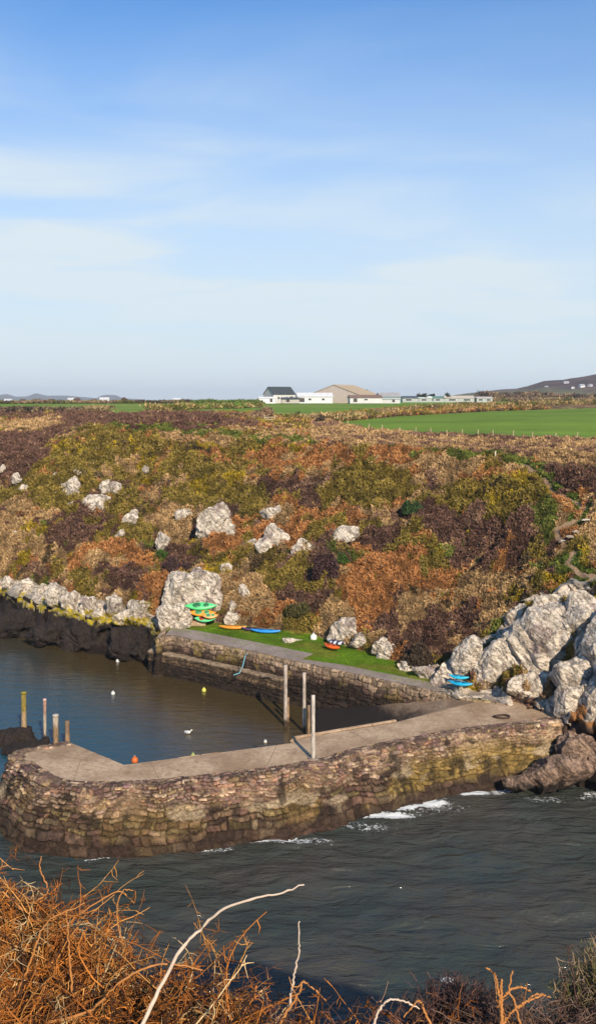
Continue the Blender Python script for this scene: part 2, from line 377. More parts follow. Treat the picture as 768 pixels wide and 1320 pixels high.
land=mesh_np('land',DISP.reshape(-1,3),grid_faces(NR,NC)[:,::-1],M['terrain'],Tc.reshape(-1,3)*.72,smooth=True)
tag(land,kind='structure')
land.data.materials.append(M['rock']); land.data.materials.append(M['rock_lichen'])
kc=fbm(BASE*.45,3,55)
crm=(cw>.5)&(kc<.57)
lim=(BPX<212)&(parg>=1.2)&(parg<2.95+.5*(fbm(BASE*.5,2,57)-.5))&(fbm(BASE*.9,3,58)>.40)
mi=np.where(crm,1,np.where(lim,2,0))[:-1,:-1]
land.data.polygons.foreach_set('material_index',mi.ravel().astype(np.int32))
def ground(px,py):
    """world point of the land seen at a picture position"""
    c=int(np.argmin(np.abs(colx-px))); col=BPY[:,c]
    r=np.arange(int(np.searchsorted(par,2.0)),NR); yy=col[r]
    j=r[np.where(yy<=py)[0][0]] if (yy<=py).any() else NR-1
    return Vector(DISP[j,c])
# scattered vegetation ------------------------------------
def scatter(name,N,mask,size,label=None,cat=None,seed=1,hscale=1.,colmul=1.):
    g=np.random.default_rng(seed)
    A=DISP; e1=A[1:,:-1]-A[:-1,:-1]; e2=A[:-1,1:]-A[:-1,:-1]
    ar=np.linalg.norm(np.cross(e1,e2),axis=-1)*mask[:-1,:-1]*(95/np.maximum(60,A[:-1,:-1,1]))**2
    p=np.cumsum(ar.ravel()); q=np.searchsorted(p,g.random(N)*p[-1]); r,c=np.divmod(q,NC-1)
    u=g.random((N,1)); v=g.random((N,1))
    P=(A[r,c]*(1-u)+A[r+1,c]*u)*(1-v)+(A[r,c+1]*(1-u)+A[r+1,c+1]*u)*v
    B0=(BASE[r,c]*(1-u)+BASE[r+1,c]*u)*(1-v)+(BASE[r,c+1]*(1-u)+BASE[r+1,c+1]*u)*v
    bx,by=proj(B0); pr=par[r]
    c3,h,den=zones(B0,bx,by,pr)
    keep=g.random(N)<den; P=P[keep]; c3=c3[keep]; h=h[keep]; n=len(P)
    tuft=sstep(.32,.72,fbm(P*np.array([1.25,1.25,1.25]),3,77)); tuft2=vnoise(P*3.2,78)
    P[:,2]+=hscale*h*(.15+1.5*tuft*(.5+.5*tuft2))*g.random(n)**.6
    sc=size*(np.maximum(P[:,1],70)/95)*(.55+.9*g.random(n))*np.where(h<.1,.5,1)
    d=g.normal(size=(n,3)); d/=np.linalg.norm(d,axis=1,keepdims=True); d[:,2]=np.abs(d[:,2])+.25
    s=np.cross(d,g.normal(size=(n,3))); s/=np.linalg.norm(s,axis=1,keepdims=True)
    V=np.stack([P-s*sc[:,None]*.45,P+s*sc[:,None]*.45,P+d*sc[:,None]*1.15],1)
    c3=c3*np.array((.92,.87,.80))
    alt=np.array([(.36,.25,.13),(.10,.06,.045),(.20,.14,.05),(.28,.14,.06)])[g.integers(0,4,n)]; am=((g.random(n)<.10)&(h>.2))[:,None]; c3=np.where(am,c3*.4+alt*.6,c3)
    br=(.70+.54*g.random(n))*(.55+.85*tuft); c3=c3*br[:,None]*colmul
    o=mesh_np(name,V.reshape(-1,3),np.arange(3*n).reshape(-1,3),M['veg'],np.repeat(c3,3,axis=0))
    return o
inside=np.where((BPX>-160)&(BPX<930),1.,.0)
mk=inside*np.where(Td>0,1.,0)*(parg>2.9)*(BASE[...,1]<260)
veg=scatter('heath_vegetation',1300000,mk,.145,seed=3)
tag(veg,'heather, gorse, dead bracken and rough grass covering the hillside above the harbour','ground cover',kind='stuff')
mq=((parg>=2.02)&(parg<3.0)&(BPX>212)&(BPX<640)).astype(float)
qg=scatter('quay_grass',30000,mq,.10,seed=4); tag(qg,'short bright green grass along the back of the quay','grass',kind='stuff')
# ------------------------------------------------------------ water
hp=[PZ(-200,1000,0),PZ(0,985,0),PZ(90,965,0),PZ(160,990,0),PZ(380,965,0),PZ(640,915,0),PZ(600,890,0),PZ(300,800,0),PZ(-200,700,0)]
wx=np.concatenate([np.linspace(-300,-45,20,endpoint=False),np.arange(-45,45,.22),np.linspace(45,300,20)])
wy=np.concatenate([np.linspace(-30,28,12,endpoint=False),np.arange(28,112,.22),np.linspace(112,400,20)])
WX,WY=np.meshgrid(wx,wy); WP=np.stack([WX,WY,0*WX],-1)
wpx,wpy=proj(WP); front=WY>10
outer=[(-300,1040),(0,1062),(35,1082),(90,1110),(160,1103),(300,1088),(430,1056),(520,1040),(560,1026),(650,1014),(768,1008),(1200,1000)]
calm=sstep(6,-10,wpy-line_y(outer,wpx))*front
foam=np.zeros_like(WX)
for (a,b,rx,ry,s) in [(205,1098,26,3.5,.8),(350,1079,34,9,1.),(330,1084,22,4,.8),(440,1050,8,5,.8),(520,1040,24,6,1.1),(545,1036,40,7,.8),(490,1052,60,5,.8),(608,1022,24,5,1.),(640,1020,30,4,.6),(700,1030,60,7,.42),(760,1025,20,8,.5),(590,1292,14,22,.75),(560,1040,60,14,.42),(380,1085,60,7,.55),(270,1095,50,4,.5),(470,1066,60,7,.45),(575,1262,14,7,.6)]:
    foam=np.maximum(foam,s*blob(wpx,wpy,(a,b,rx,ry)))
foam=foam*front
foam=np.maximum(foam,front*.52*np.exp(-((wpy-line_y(outer,wpx)-1)/3.)**2)*(wpx>110))
sw=((fbm(WP*np.array([.22,.45,1]),3,5)-.5)*.55+(fbm(WP*np.array([.6,1.2,1]),3,25)-.5)*.3)*(1-calm)+(fbm(WP*1.6,2,6)-.5)*.10*(1-calm)
WP[...,2]=sw*sstep(300,150,np.hypot(WX,WY-60))
brown_refl=sstep(-60,70,(wpx-85)*.8-(wpy-905)*1.15+(fbm(WP*.12,3,15)-.5)*120)*front; brown_refl=np.maximum(brown_refl,sstep(860,835,wpy)*front*.8)  # where the painted hillside reflection browns the harbour water
t=NT('sea_water'); p=t.pos(); ca=t.attr('calm').outputs['Fac']; fo=t.attr('foam').outputs['Fac']
n1=t.noise(.75,4,.55,t.pos((.7,1.9,1)),.6); n2=t.noise(3.4,4,.6,t.pos((.6,1.7,1)),.4); n3=t.noise(11,3,.5,t.pos((.5,1.5,1)))
hh=t.math('ADD',t.math('MULTIPLY',n1,1.1),t.math('ADD',t.math('MULTIPLY',n2,.22),t.math('MULTIPLY',n3,.04)))
dist=t.ramp(ca,0.,1.,.32,.055)
fn=t.noise(3.2,7,.72,p,1.2); fm=t.ramp(t.math('ADD',t.math('MULTIPLY',fo,.62),fn),.76,.90)
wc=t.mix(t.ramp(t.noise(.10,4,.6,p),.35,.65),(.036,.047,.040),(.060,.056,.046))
wc=t.mix(ca,wc,t.mix(t.attr('hill_reflection').outputs['Fac'],(.020,.062,.080),(.060,.042,.017)))  # sky-blue and hill-brown reflections painted into the calm water's base colour
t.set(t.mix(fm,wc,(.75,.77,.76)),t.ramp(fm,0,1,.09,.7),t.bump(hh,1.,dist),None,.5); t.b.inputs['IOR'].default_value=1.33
sea=mesh_np('sea',WP.reshape(-1,3),grid_faces(len(wy),len(wx)),t.m,smooth=True,extra={'calm':calm.ravel(),'foam':foam.ravel(),'hill_reflection':brown_refl.ravel()}); tag(sea,kind='structure')
# ------------------------------------------------------------ masonry walls
def densify(pts,step,smooth=0):
    P=np.array([[p[0],p[1]] for p in pts],float)
    for _ in range(smooth):
        Q=[P[0]]
        for a,b in zip(P[:-1],P[1:]): Q+= [a*.75+b*.25,a*.25+b*.75]
        Q.append(P[-1]); P=np.array(Q)
    L=np.r_[0,np.cumsum(np.linalg.norm(np.diff(P,axis=0),axis=1))]
    s=np.arange(0,L[-1],step); return np.stack([np.interp(s,L,P[:,0]),np.interp(s,L,P[:,1])],-1),s
def masonry(name,path,s,prof,fcol,row_h,stone_w,seed,depth=.07,parent=None,side=1,mat=None,ledge_only=False):
    """path (N,2) top outer line; prof list of (out,z,v): outward offset, height, running wall coordinate"""
    g=np.random.default_rng(seed)
    T=np.gradient(path,axis=0); T/=np.linalg.norm(T,axis=1,keepdims=True); Nn=np.stack([T[:,1],-T[:,0]],-1)*side
    prof=np.array(prof); m=len(prof); n=len(path)
    P=np.zeros((m,n,3)); P[...,:2]=path[None]+Nn[None]*prof[:,0][:,None,None]; P[...,2]=prof[:,1][:,None]
    U=np.repeat(s[None],m,0); V=np.repeat(prof[:,2][:,None],n,1)
    wr=np.stack([U,V,0*U],-1)
    U2=U+(fbm(wr*.9,2,seed)-.5)*.7+(fbm(wr*3,3,seed+8)-.5)*.24; V2=V+(fbm(wr*np.array([.6,.6,1]),2,seed+1)-.5)*.6+(fbm(wr*2.2,3,seed+4)-.5)*.26
    # rows
    lo=-1.; rows=[lo]
    while rows[-1]<V.max()+2: rows.append(rows[-1]+row_h(rows[-1])*(.65+.8*g.random()))
    rows=np.array(rows); ri=np.clip(np.searchsorted(rows,V2)-1,0,len(rows)-2)
    e_v=np.minimum(V2-rows[ri],rows[ri+1]-V2); rh=rows[ri+1]-rows[ri]
    e_u=np.zeros_like(U); cid=np.zeros_like(ri)
    for r in range(len(rows)-1):
        mm=ri==r
        if not mm.any(): continue
        w=stone_w(rows[r]); L=U.max()+3; k_=int(L/w*1.6)+8
        b=np.cumsum(w*(.4+1.2*g.random(k_)))-2-g.random()*w; b=np.r_[-50,b,b[-1]+50]
        ci=np.clip(np.searchsorted(b,U2[mm])-1,0,len(b)-2); e_u[mm]=np.minimum(U2[mm]-b[ci],b[ci+1]-U2[mm]); cid[mm]=ci+r*1000
    e=np.minimum(e_v,e_u); edge=sstep(.008,.05,e)
    z_=np.zeros_like(cid); r1=hsh(cid,z_,z_,seed); r2=hsh(cid,z_+1,z_,seed)
    d=edge*depth*(.4+1.2*r1)+(fbm(P*3.0,4,seed)-.5)*.14+(fbm(P*.5,3,seed+2)-.5)*.3
    Tn=np.zeros_like(P); Tn[...,:2]=Nn[None]; tz=np.zeros(m)
    Pn=Tn*1.0
    top=prof[:,0]<-.001
    Pn[top]=(0,0,1); d[top]=d[top]*.35
    P=P+Pn*d[...,None]
    col=fcol(P,edge,r1,r2,U,V,cid)
    return mesh_np(name,P.reshape(-1,3),grid_faces(m,n) if side<0 else grid_faces(m,n)[:,::-1],mat or M['stone'],col.reshape(-1,3),parent,smooth=True)
ZP=3.3
outp=[(88,956),(8,969),(26,986),(66,1012),(120,1016),(200,1013),(384,992),(484,966),(584,946),(664,936),(738,927)]
innp=[(88,956),(160,986),(376,958),(380,953),(510,931)]
pin=[PZ(a,b,ZP) for a,b in innp]; pout=[PZ(a,b,ZP) for a,b in outp]
Wp,Ws=densify([pout[0]]+pout[1:],.055,2)
def palette_mix(r,pals):
    pals=np.array(pals); k_=np.clip((r*len(pals)).astype(int),0,len(pals)-1); return pals[k_]
def pier_col(P,e,r1,r2,U,V,cid):
    z=P[...,2]; pp,_=proj(P)
    st=palette_mix(r2,[(.26,.15,.11),(.34,.24,.18),(.19,.12,.10),(.15,.09,.09),(.40,.31,.23),(.28,.20,.12),(.22,.16,.14),(.12,.08,.07)])*(.6+1.15*r1)[...,None]
    low=palette_mix(r2,[(.13,.08,.055),(.17,.115,.075),(.08,.048,.04),(.15,.115,.055),(.15,.09,.07),(.12,.085,.06),(.20,.155,.10),(.06,.04,.033)])*(.45+1.0*r1)[...,None]
    zz=z+(fbm(P*.7,3,71)-.5)*1.2
    k_=sstep(1.7,2.5,zz)[...,None]; c=low*(1-k_)+st*k_
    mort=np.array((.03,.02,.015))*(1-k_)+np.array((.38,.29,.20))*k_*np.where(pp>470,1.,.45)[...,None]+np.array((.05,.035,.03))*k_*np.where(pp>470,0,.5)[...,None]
    gap=(fbm(P*.8,2,79)>.5)[...,None]; mort=np.where(gap,mort,mort*.22)
    c=mort*(1-e[...,None])+c*e[...,None]
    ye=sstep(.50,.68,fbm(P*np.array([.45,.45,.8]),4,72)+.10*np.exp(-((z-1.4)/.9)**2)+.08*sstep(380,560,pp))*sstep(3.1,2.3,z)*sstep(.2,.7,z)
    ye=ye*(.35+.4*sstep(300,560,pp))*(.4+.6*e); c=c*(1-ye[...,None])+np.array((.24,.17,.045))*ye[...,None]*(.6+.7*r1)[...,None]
    pl=sstep(.60,.66,fbm(P*np.array([.5,.5,1.1]),3,73))*np.exp(-((z-1.6)/.6)**2)
    c=c*(1-.75*pl[...,None])+np.array((.36,.30,.22))*.75*pl[...,None]
    vr=sstep(.60,.68,fbm(P*np.array([1.2,1.2,.6]),3,74))*sstep(.2,.8,z)*sstep(3.2,2.8,z); c=c*(1-.75*vr[...,None])+np.array((.02,.016,.012))*.75*vr[...,None]
    wet=sstep(1.15,.3,z+(fbm(P*1.,3,75)-.5)*1.1)[...,None]; c=c*(1-wet*.8)+np.array((.035,.022,.017))*wet*.8
    return c*1.
pier=empty('pier',pout[4]-Vector((0,0,ZP)),label='long stone pier with flat concrete top bending round the harbour mouth',cat='pier')
def keep_par(o,p): o.parent=p; o.matrix_parent_inverse=Matrix.Translation(p.location).inverted(); return o
bat=lambda z:(ZP-z)*.36+.12*max(0,1.5-z)
prof=[(-.75,ZP-.2,-.95)]+[(-q,ZP+.03,-q) for q in np.arange(.7,.0,-.07)]+[(bat(z),z,ZP-z) for z in np.arange(ZP,-1.2,-.055)]
prof=[(a,b,c+1.) for a,b,c in prof]
w=masonry('outer_wall',Wp,Ws,prof,pier_col,lambda v:.15 if v<1.9 else (.24 if v<2.8 else .36),lambda v:.34 if v<1.9 else (.52 if v<2.8 else .72),5,.15)
# orientation check: outward must face the camera side
keep_par(w,pier)
Ip,Is=densify(pin,.12,0)
prof2=[(.02*(ZP-z),z,ZP-z+1) for z in np.arange(ZP-.02,-1.5,-.12)]
w2=masonry('inner_wall',Ip,Is,prof2,pier_col,lambda v:.35,lambda v:.7,6,.05,side=-1); keep_par(w2,pier)
bm=bmesh.new()
Wi,_=densify(pout,.8,2)
T=np.gradient(Wi,axis=0); T/=np.linalg.norm(T,axis=1,keepdims=True); Nn=np.stack([T[:,1],-T[:,0]],-1)
Wi=Wi-Nn*.45
end=[PZ(742,925,ZP),PZ(715,908,ZP),PZ(640,900,ZP),PZ(600,908,ZP)]
loop=[(p[0],p[1]) for p in Wi[2:]]+[(p.x,p.y) for p in end]+[(p.x,p.y) for p in pin[::-1]][:-1]+[(pin[0].x,pin[0].y)]
vs=[bm.verts.new((a,b,ZP)) for a,b in loop]; f=bm.faces.new(vs)
if f.normal.z<0 or f.calc_area()==0: bmesh.ops.reverse_faces(bm,faces=[f])
bm.normal_update()
if f.normal.z<0: bmesh.ops.reverse_faces(bm,faces=[f])
bmesh.ops.triangulate(bm,faces=bm.faces[:],ngon_method='EAR_CLIP')
keep_par(bm_obj('concrete_top',bm,M['conc']),pier)
bm=bmesh.new()  # low kerb along the harbour side
for a,b in zip(pin[2:4]+[],pin[3:5]):
    d=b-a; bbox(bm,(a+b)/2+Vector((0,.18,.05)),(d.length+.05,.22,.12),math.atan2(d.y,d.x),.03)
a,b=PZ(380,953,ZP),PZ(510,931,ZP)
keep_par(bm_obj('kerb',bm,M['conc']),pier)
# far quay
QP=[(198,826),(214,819),(248,826),(332,843),(383,855),(440,866.5),(520,884),(600,902),(640,907)]
q3=[PZ(a,b,ZP) for a,b in QP]
# close the left end of the quay back towards the cliff
q3=[q3[0]+Vector((.6,7,0))]+q3
Qp,Qs=densify(q3,.07,1)
def quay_col(P,e,r1,r2,U,V,cid):
    z=P[...,2]
    st=palette_mix(r2,[(.16,.10,.08),(.22,.15,.11),(.12,.075,.065),(.28,.21,.15),(.10,.07,.06)])*(.55+.8*r1)[...,None]
    c=np.array((.05,.035,.025))*(1-e[...,None])+st*e[...,None]
    k_=sstep(2.4,3.15,z+(fbm(P*.9,3,81)-.5)*.8)[...,None]
    c=c*(1-k_)+(np.array((.34,.26,.19))*(.65+.6*r1)[...,None])*k_*e[...,None]+np.array((.10,.075,.05))*k_*(1-e[...,None])
    wet=sstep(2.75,1.9,z+(fbm(P*.8,3,82)-.5)*1.1)[...,None]; c=c*(1-wet*.93)+np.array((.018,.013,.010))*wet*.93
    ye=(sstep(.55,.7,fbm(P*.8,3,83))*sstep(1.8,2.4,z))[...,None]*.5
    return c*(1-ye)+np.array((.25,.19,.05))*ye
quay=empty('quay',q3[2]-Vector((0,0,ZP)),label='old stone quay with sloping concrete path below the hillside',cat='quay')
prof=[(-.35,ZP-.15,-.8)]+[(-q,ZP+.05,-q) for q in np.arange(.28,.0,-.07)]+[((ZP-z)*.10,z,ZP-z) for z in np.arange(ZP+.05,-1.3,-.07)]
prof=[(a,b,c+1.) for a,b,c in prof]
wq=masonry('wall',Qp,Qs,prof,quay_col,lambda v:.33,lambda v:.6,9,.10); keep_par(wq,quay)
# ledge
lp=[(193,838),(232,846.5),(300,861),(363,876)]
l3=[PZ(a,b,1.95) for a,b in lp]; Lp,Ls=densify([l3[0]+Vector((.5,3.,0))]+l3+[l3[-1]+Vector((.9,2.,0))],.07,0)
def ledge_col(P,e,r1,r2,U,V,cid):
    z=P[...,2]; c=quay_col(P,e,r1,r2,U,V,cid)
    k_=sstep(1.7,1.88,z)[...,None]; n=(.6+.7*fbm(P*1.2,3,4))[...,None]; c=c*(1-k_)+np.array((.30,.235,.17))*n*k_
    m_=(sstep(1.0,1.3,z)*sstep(1.8,1.6,z))[...,None]*.8; return c*(1-m_)+(np.array((.17,.12,.08))*(.4+.9*r1)[...,None]*(.3+.7*e[...,None]))*m_
prof=[(-q,1.95,-q) for q in np.arange(1.6,0,-.1)]+[((1.95-z)*.08,z,1.95-z) for z in np.arange(1.95,-1.2,-.07)]
prof=[(a,b,c+1.8) for a,b,c in prof]
keep_par(masonry('ledge',Lp,Ls,prof,ledge_col,lambda v:.3,lambda v:.55,12,.08),quay)
# concrete path strip of quay
front_=[(214,817.5),(248,824.5),(332,841.5),(383,853),(440,864.5),(520,882),(600,900),(642,905.5)]
back_=[(222,808),(258,813.5),(332,828),(403,842.5),(388,849.5),(440,856.5),(520,872.5),(560,880),(600,888),(642,893)]
bm=bmesh.new()
pts=[PZ(a,b,ZP+.035) for a,b in front_]+[PZ(a,b,ZP+.035) for a,b in back_[::-1]]
f=bm.faces.new([bm.verts.new(p) for p in pts]); bm.normal_update()
if f.normal.z<0: bmesh.ops.reverse_faces(bm,faces=[f])
r=bmesh.ops.extrude_face_region(bm,geom=[f]); bmesh.ops.translate(bm,verts=[v for v in r['geom'] if isinstance(v,bmesh.types.BMVert)],vec=(0,0,-.25))
bmesh.ops.triangulate(bm,faces=bm.faces[:]); bmesh.ops.recalc_face_normals(bm,faces=bm.faces[:])
keep_par(bm_obj('concrete_path',bm,M['qconc']),quay)
# slipway between quay and pier
n_=60; A=[(628,905),(560,893),(500,880),(440,867),(380,855),(335,845)]; B=[(650,915),(600,921),(560,926),(510,933),(378,960),(300,970)]
ts=np.linspace(0,1,n_)
def samp(L,t):
    P=np.array([[*PZ(a,b,ZP)[:2]] for a,b in L]); s=np.linspace(0,1,len(P)); return np.stack([np.interp(t,s,P[:,0]),np.interp(t,s,P[:,1])],-1)
a_=samp(A,ts); b_=samp(B,ts); vv=np.linspace(0,1,24)
G=a_[:,None]*(1-vv[None,:,None])+b_[:,None]*vv[None,:,None]
zz=np.interp(ts,[0,.12,1],[ZP-.012,ZP-.06,-1.4])[:,None]+0*vv[None]
G3=np.concatenate([G,zz[...,None]],-1); G3[...,2]+=(fbm(G3*.9,3,3)-.5)*.16*sstep(0,.2,ts)[:,None]
o=mesh_np('slipway',G3.reshape(-1,3),grid_faces(n_,24),M['slip'],smooth=True); tag(o,kind='structure')
# ------------------------------------------------------------ rocks
def rock(name,c,size,seed,mat,label,group=None,rz=0.,tilt=0.,rough=.16,sub=5,flat=0,cat='rock'):
    g=np.random.default_rng(seed)
    bm=bmesh.new(); bmesh.ops.create_icosphere(bm,subdivisions=sub,radius=1)
    V=np.array([v.co[:] for v in bm.verts]); Fc=np.array([[v.index for v in f.verts] for f in bm.faces]); bm.free()
    n=g.normal(size=(13,3)); n/=np.linalg.norm(n,axis=1,keepdims=True); dd=.72+.35*g.random(13)
    dots=V@n.T; r=np.where(dots>.05,dd[None]/np.maximum(dots,.05),9).min(1); r=np.minimum(r,1.25)
    P=V*r[:,None]*np.array(size)/2
    R=np.array(Matrix.Rotation(rz,3,'Z')@Matrix.Rotation(tilt,3,'Y')); 
    s=min(size); L=max(size)
    q=P/ L*4+seed
    P=P+V*((fbm(q,4,seed)-.5)*rough*L)[:,None]
    strata=np.abs(fbm(P*np.array([2.2,.7,.35])/max(.6,s*.5)+seed,3,seed+1)-.5)*2
    P=P-V*(strata*rough*s*.9)[:,None]+V*((fbm(P*2.5+seed,3,seed+5)-.5)*.12*min(1,s))[:,None]
    blk=fbm(P*.9/max(.8,s*.4)+seed*3.1,2,seed+9); P=P-V*((np.floor(blk*7)/7-.5)*rough*s*1.1)[:,None]
    P=P@R.T
    o=mesh_np(name,P,Fc,mat,smooth=False); o.location=c
    return tag(o,label,cat,group)
def hill_rock(px,py,w,h,label,seed,tilt=0,rz=0,mat='rock',deep=.8,sub=4,sink=.15,group='pale rocks on the hillside',name='rock',grow=1.):
    gp=ground(px,py+h*.25); D=gp.y; mpp=D/F*1.03
    W=w*mpp; Hh=h*mpp
    W*=grow; Hh*=grow; c=PD(px,py,D+W*deep*(.15 if grow<1.1 else .08)); c.z-=Hh*sink*.2
    return rock(name,c,(W*1.08,max(W,Hh)*deep,Hh*1.12),seed,M[mat],label,group,rz,tilt,rough=.24,sub=sub)
R_=[(274,682,44,52,'big domed white rock high in the middle of the slope',.5,5),
(92,629,26,22,'white rock left of the larger one on the upper left slope',.2,4),(76,615,13,9,'small white rock just above left of its white neighbours',0,3),(103,613,15,16,'pale upright rock above the white pair',.4,3),
(117,650,42,20,'wide white rock in the centre of the upper left slope',-.2,4),(141,632,20,26,'tall white rock joined to the wide one',.3,4),
(47,682,10,18,'narrow white leaning rock at the far left of the slope',.5,3),(31,632,9,11,'small bright rock by the left edge halfway up',.2,3),(22,618,14,12,'little pale rock near the left edge, high up',0,3),(3,606,8,12,'pale rock cut by the left edge of the view',.2,3),
(163,618,0,0,'',0,0),(121,612,10,8,'tiny pale rock right of the upright one',0,3),(167,669,14,22,'slanting grey rock below right of the wide white one',.5,3),(155,692,10,14,'small grey rock low beside the dark heather',.3,3),
(208,700,12,24,'slim grey rock above the dark purple bush',.2,3),(236,664,18,12,'low pale rock left of the big domed rock',0,3),(352,664,24,18,'cracked grey rock right of the big domed rock, uppermost',.2,4),(353,700,30,34,'broken grey rock in the middle of the rusty bracken',.4,4),(324,702,18,13,'small rock left of the broken grey rock',0,3),(390,710,32,20,'bluish grey rock right of the broken grey rock',-.2,4),
(290,740,15,26,'narrow dark streaked rock above the kayak rack',.2,3),(314,768,12,24,'thin upright rock right of the kayak rack, upper',.1,3),(448,690,34,20,'long low grass edged rock in the middle of the slope',-.3,3),(16,690,22,12,'long pale rock low by the left edge',-.6,3),(70,600,12,7,'small stone below the purple heather ridge',0,3),(102,604,9,7,'single pale stone just under the headland top',0,3),(210,610,8,6,'tiny pale stone above the slope centre left',0,3),(188,606,7,10,'small upright stone above the slope centre left',0,3)]
for i,(px,py,w,h,lab,tl,sb) in enumerate(R_):
    if w: hill_rock(px,py,w,h,lab,100+i,tl,random.uniform(-.5,.5),sub=max(3,sb),deep=.7,grow=1.12)
# rock buttress left of quay & waterside rocks
hill_rock(243,772,60,88,'tall white buttress rock standing behind the quay end',200,.12,.2,sub=5,deep=.6,group='large rocks beside the quay',name='buttress_rock')
hill_rock(226,798,34,44,'pale block leaning on the left foot of the buttress',231,-.15,.2,sub=5,deep=.6,group='large rocks beside the quay')
for i,(px,py,w,h,lab) in enumerate([(12,752,22,14,'low pale waterside rock by the left edge'),(38,753,18,11,'little pale waterside rock second from the left edge'),(74,770,24,30,'first tall white rock of the lichen row'),(92,776,22,26,'broad white rock beside the first tall one'),(114,782,24,28,'pale split rock in the middle of the lichen row'),(128,792,16,16,'small rock filling the gap in the lichen row'),(148,782,20,34,'pointed white rock above bright yellow lichen'),(160,796,26,18,'low yellow topped rock at the foot of the pointed one'),(180,790,28,32,'last white rock of the lichen row before the buttress'),(58,760,14,14,'small pale rock starting the lichen row')]):
    hill_rock(px,py,w,h,lab,300+i,random.uniform(-.3,.3),random.uniform(-.5,.5),'rock_lichen',.8,4,group='pale rocks along the tide line')
# dark tidal rocks under them
for i,(px,py,w,h,zb,lab) in enumerate([(20,800,80,24,.9,'black weedy rock mass at the left edge of the harbour'),(70,812,60,30,.8,'black weedy rock jutting lowest into the water'),(120,815,60,34,.9,'dark rock mass under the split rock'),(165,826,60,32,.9,'dark rock mass under the pointed rock'),(196,828,34,30,.8,'dark rock beside the quay steps')]):
    c=PZ(px,py+8,zb); m=c.y/F; rock('tidal_rock',c,(w*m,5,h*m*1.3),400+i,M['weed'],lab,'dark rocks at the waterline',random.uniform(-.3,.3),0,.3,5)
# base of quay grass rocks
for i,(px,py,w,h,lab) in enumerate([(302,800,20,18,'white rock behind the orange kayak'),(300,786,10,22,'upright pale stone between rack and white rock'),(447,815,38,28,'large pale rock beside the striped kayak'),(466,828,28,20,'rounded grey rock right of the large pale one'),(494,838,32,28,'grey rock at the end of the quay grass'),(375,826,26,6,'flat grey slab lying on the quay grass'),(528,860,30,16,'low white rock at the foot of the slope'),(556,868,44,22,'long white rock left of the blue boats')]):
    hill_rock(px,py,w,h,lab,500+i,random.uniform(-.3,.3),random.uniform(-.4,.4),'rock',.7,4,sink=.1,group='rocks at the back of the quay')
# right formation
for i,(px,py,w,h,D,tl,lab) in enumerate([
 (600,858,40,64,70,.35,'leaning ribbed rock above the blue boats'),(630,868,52,66,69,.35,'leaning ribbed slab right of the boats'),(655,858,60,74,70,.5,'long slanting slab in the centre of the crag'),
 (575,872,46,30,70,-.3,'low rock left of the leaning ribs'),(705,835,112,84,72,-.55,'largest pale crag with a purple face'),(748,800,80,60,74,-.45,'topmost pale crag at the right edge'),(705,784,50,30,75,-.5,'slanting knob on top of the crag'),
 (668,800,50,34,75,-.5,'grassy pale shoulder of the crag'),(745,868,84,56,66,-.3,'white boulder cluster at the right edge'),(690,885,64,44,65,-.1,'round white boulder at the pier root'),(733,902,46,46,63,.1,'rounded white boulder touching the pier end'),(770,905,34,50,62,.1,'orange stained rock at the right edge'),
 (790,840,70,130,70,.2,'tall rock just past the right edge'),(830,900,120,120,66,.2,'bulky rock well past the right edge'),(693,770,40,14,78,-.3,'thin rock rib along the crag top')]):
    D=ground(min(px,900),min(py+h*.2,925)).y; m=D/F*1.03; deep=max(w,h)*m*.6; c=PD(px,py,D+deep*.22)
    rock('crag_rock',c,(w*m*1.,deep,h*m*1.),600+i,M['rock'],lab,'pale crag rocks right of the pier',random.uniform(-.3,.3),tl,.15,5,)
for i,(px,py,w,h,D,lab) in enumerate([(712,996,76,40,57.6,'brown split rock under the pier root'),(752,982,46,66,58.6,'tall brown rock standing in the sea by the pier'),(792,985,80,90,58,'brown sea rock cut by the right edge'),(672,1008,40,16,57,'low dark rock at the wave line'),(860,980,120,100,60,'brown sea rock past the right edge'),(736,962,34,30,59.2,'dark ledge rock below the masonry')]):
    c=PD(px,py,D); m=D/F*1.03
    rock('sea_rock',c,(w*m*1.1,w*m*.8,h*m*1.1),700+i,M['rock_low'],lab,'brown sea rocks below the pier root',random.uniform(-.3,.3),random.uniform(-.3,.3),.15,5)
for i,(px,py,w,h,D,lab) in enumerate([(14,955,70,34,66,'black weedy rocks behind the pier tip'),(45,965,60,20,64.5,'low black rock nearest the pier tip'),(-30,965,80,50,66,'black rock past the left edge')]):
    c=PD(px,py,D); m=D/F*1.03; rock('weed_rock',c,(w*m,w*m*.7,h*m),800+i,M['weed'],lab,'black rocks behind the pier tip',.2,0,.2,5)
for i,(px,py,s,lab) in enumerate([(741,690,.8,'flat pale stone step highest on the track'),(733,697,.9,'pale step stone second on the track'),(722,703,.8,'pale step stone third on the track'),(752,678,.9,'broad step stone at the bend of the track')]):
    g=ground(px,py); rock('step_stone',g+Vector((0,-.3,.35)),(s*.7,.5,.22),900+i,M['rock'],lab,'stones along the hillside track',sub=3)
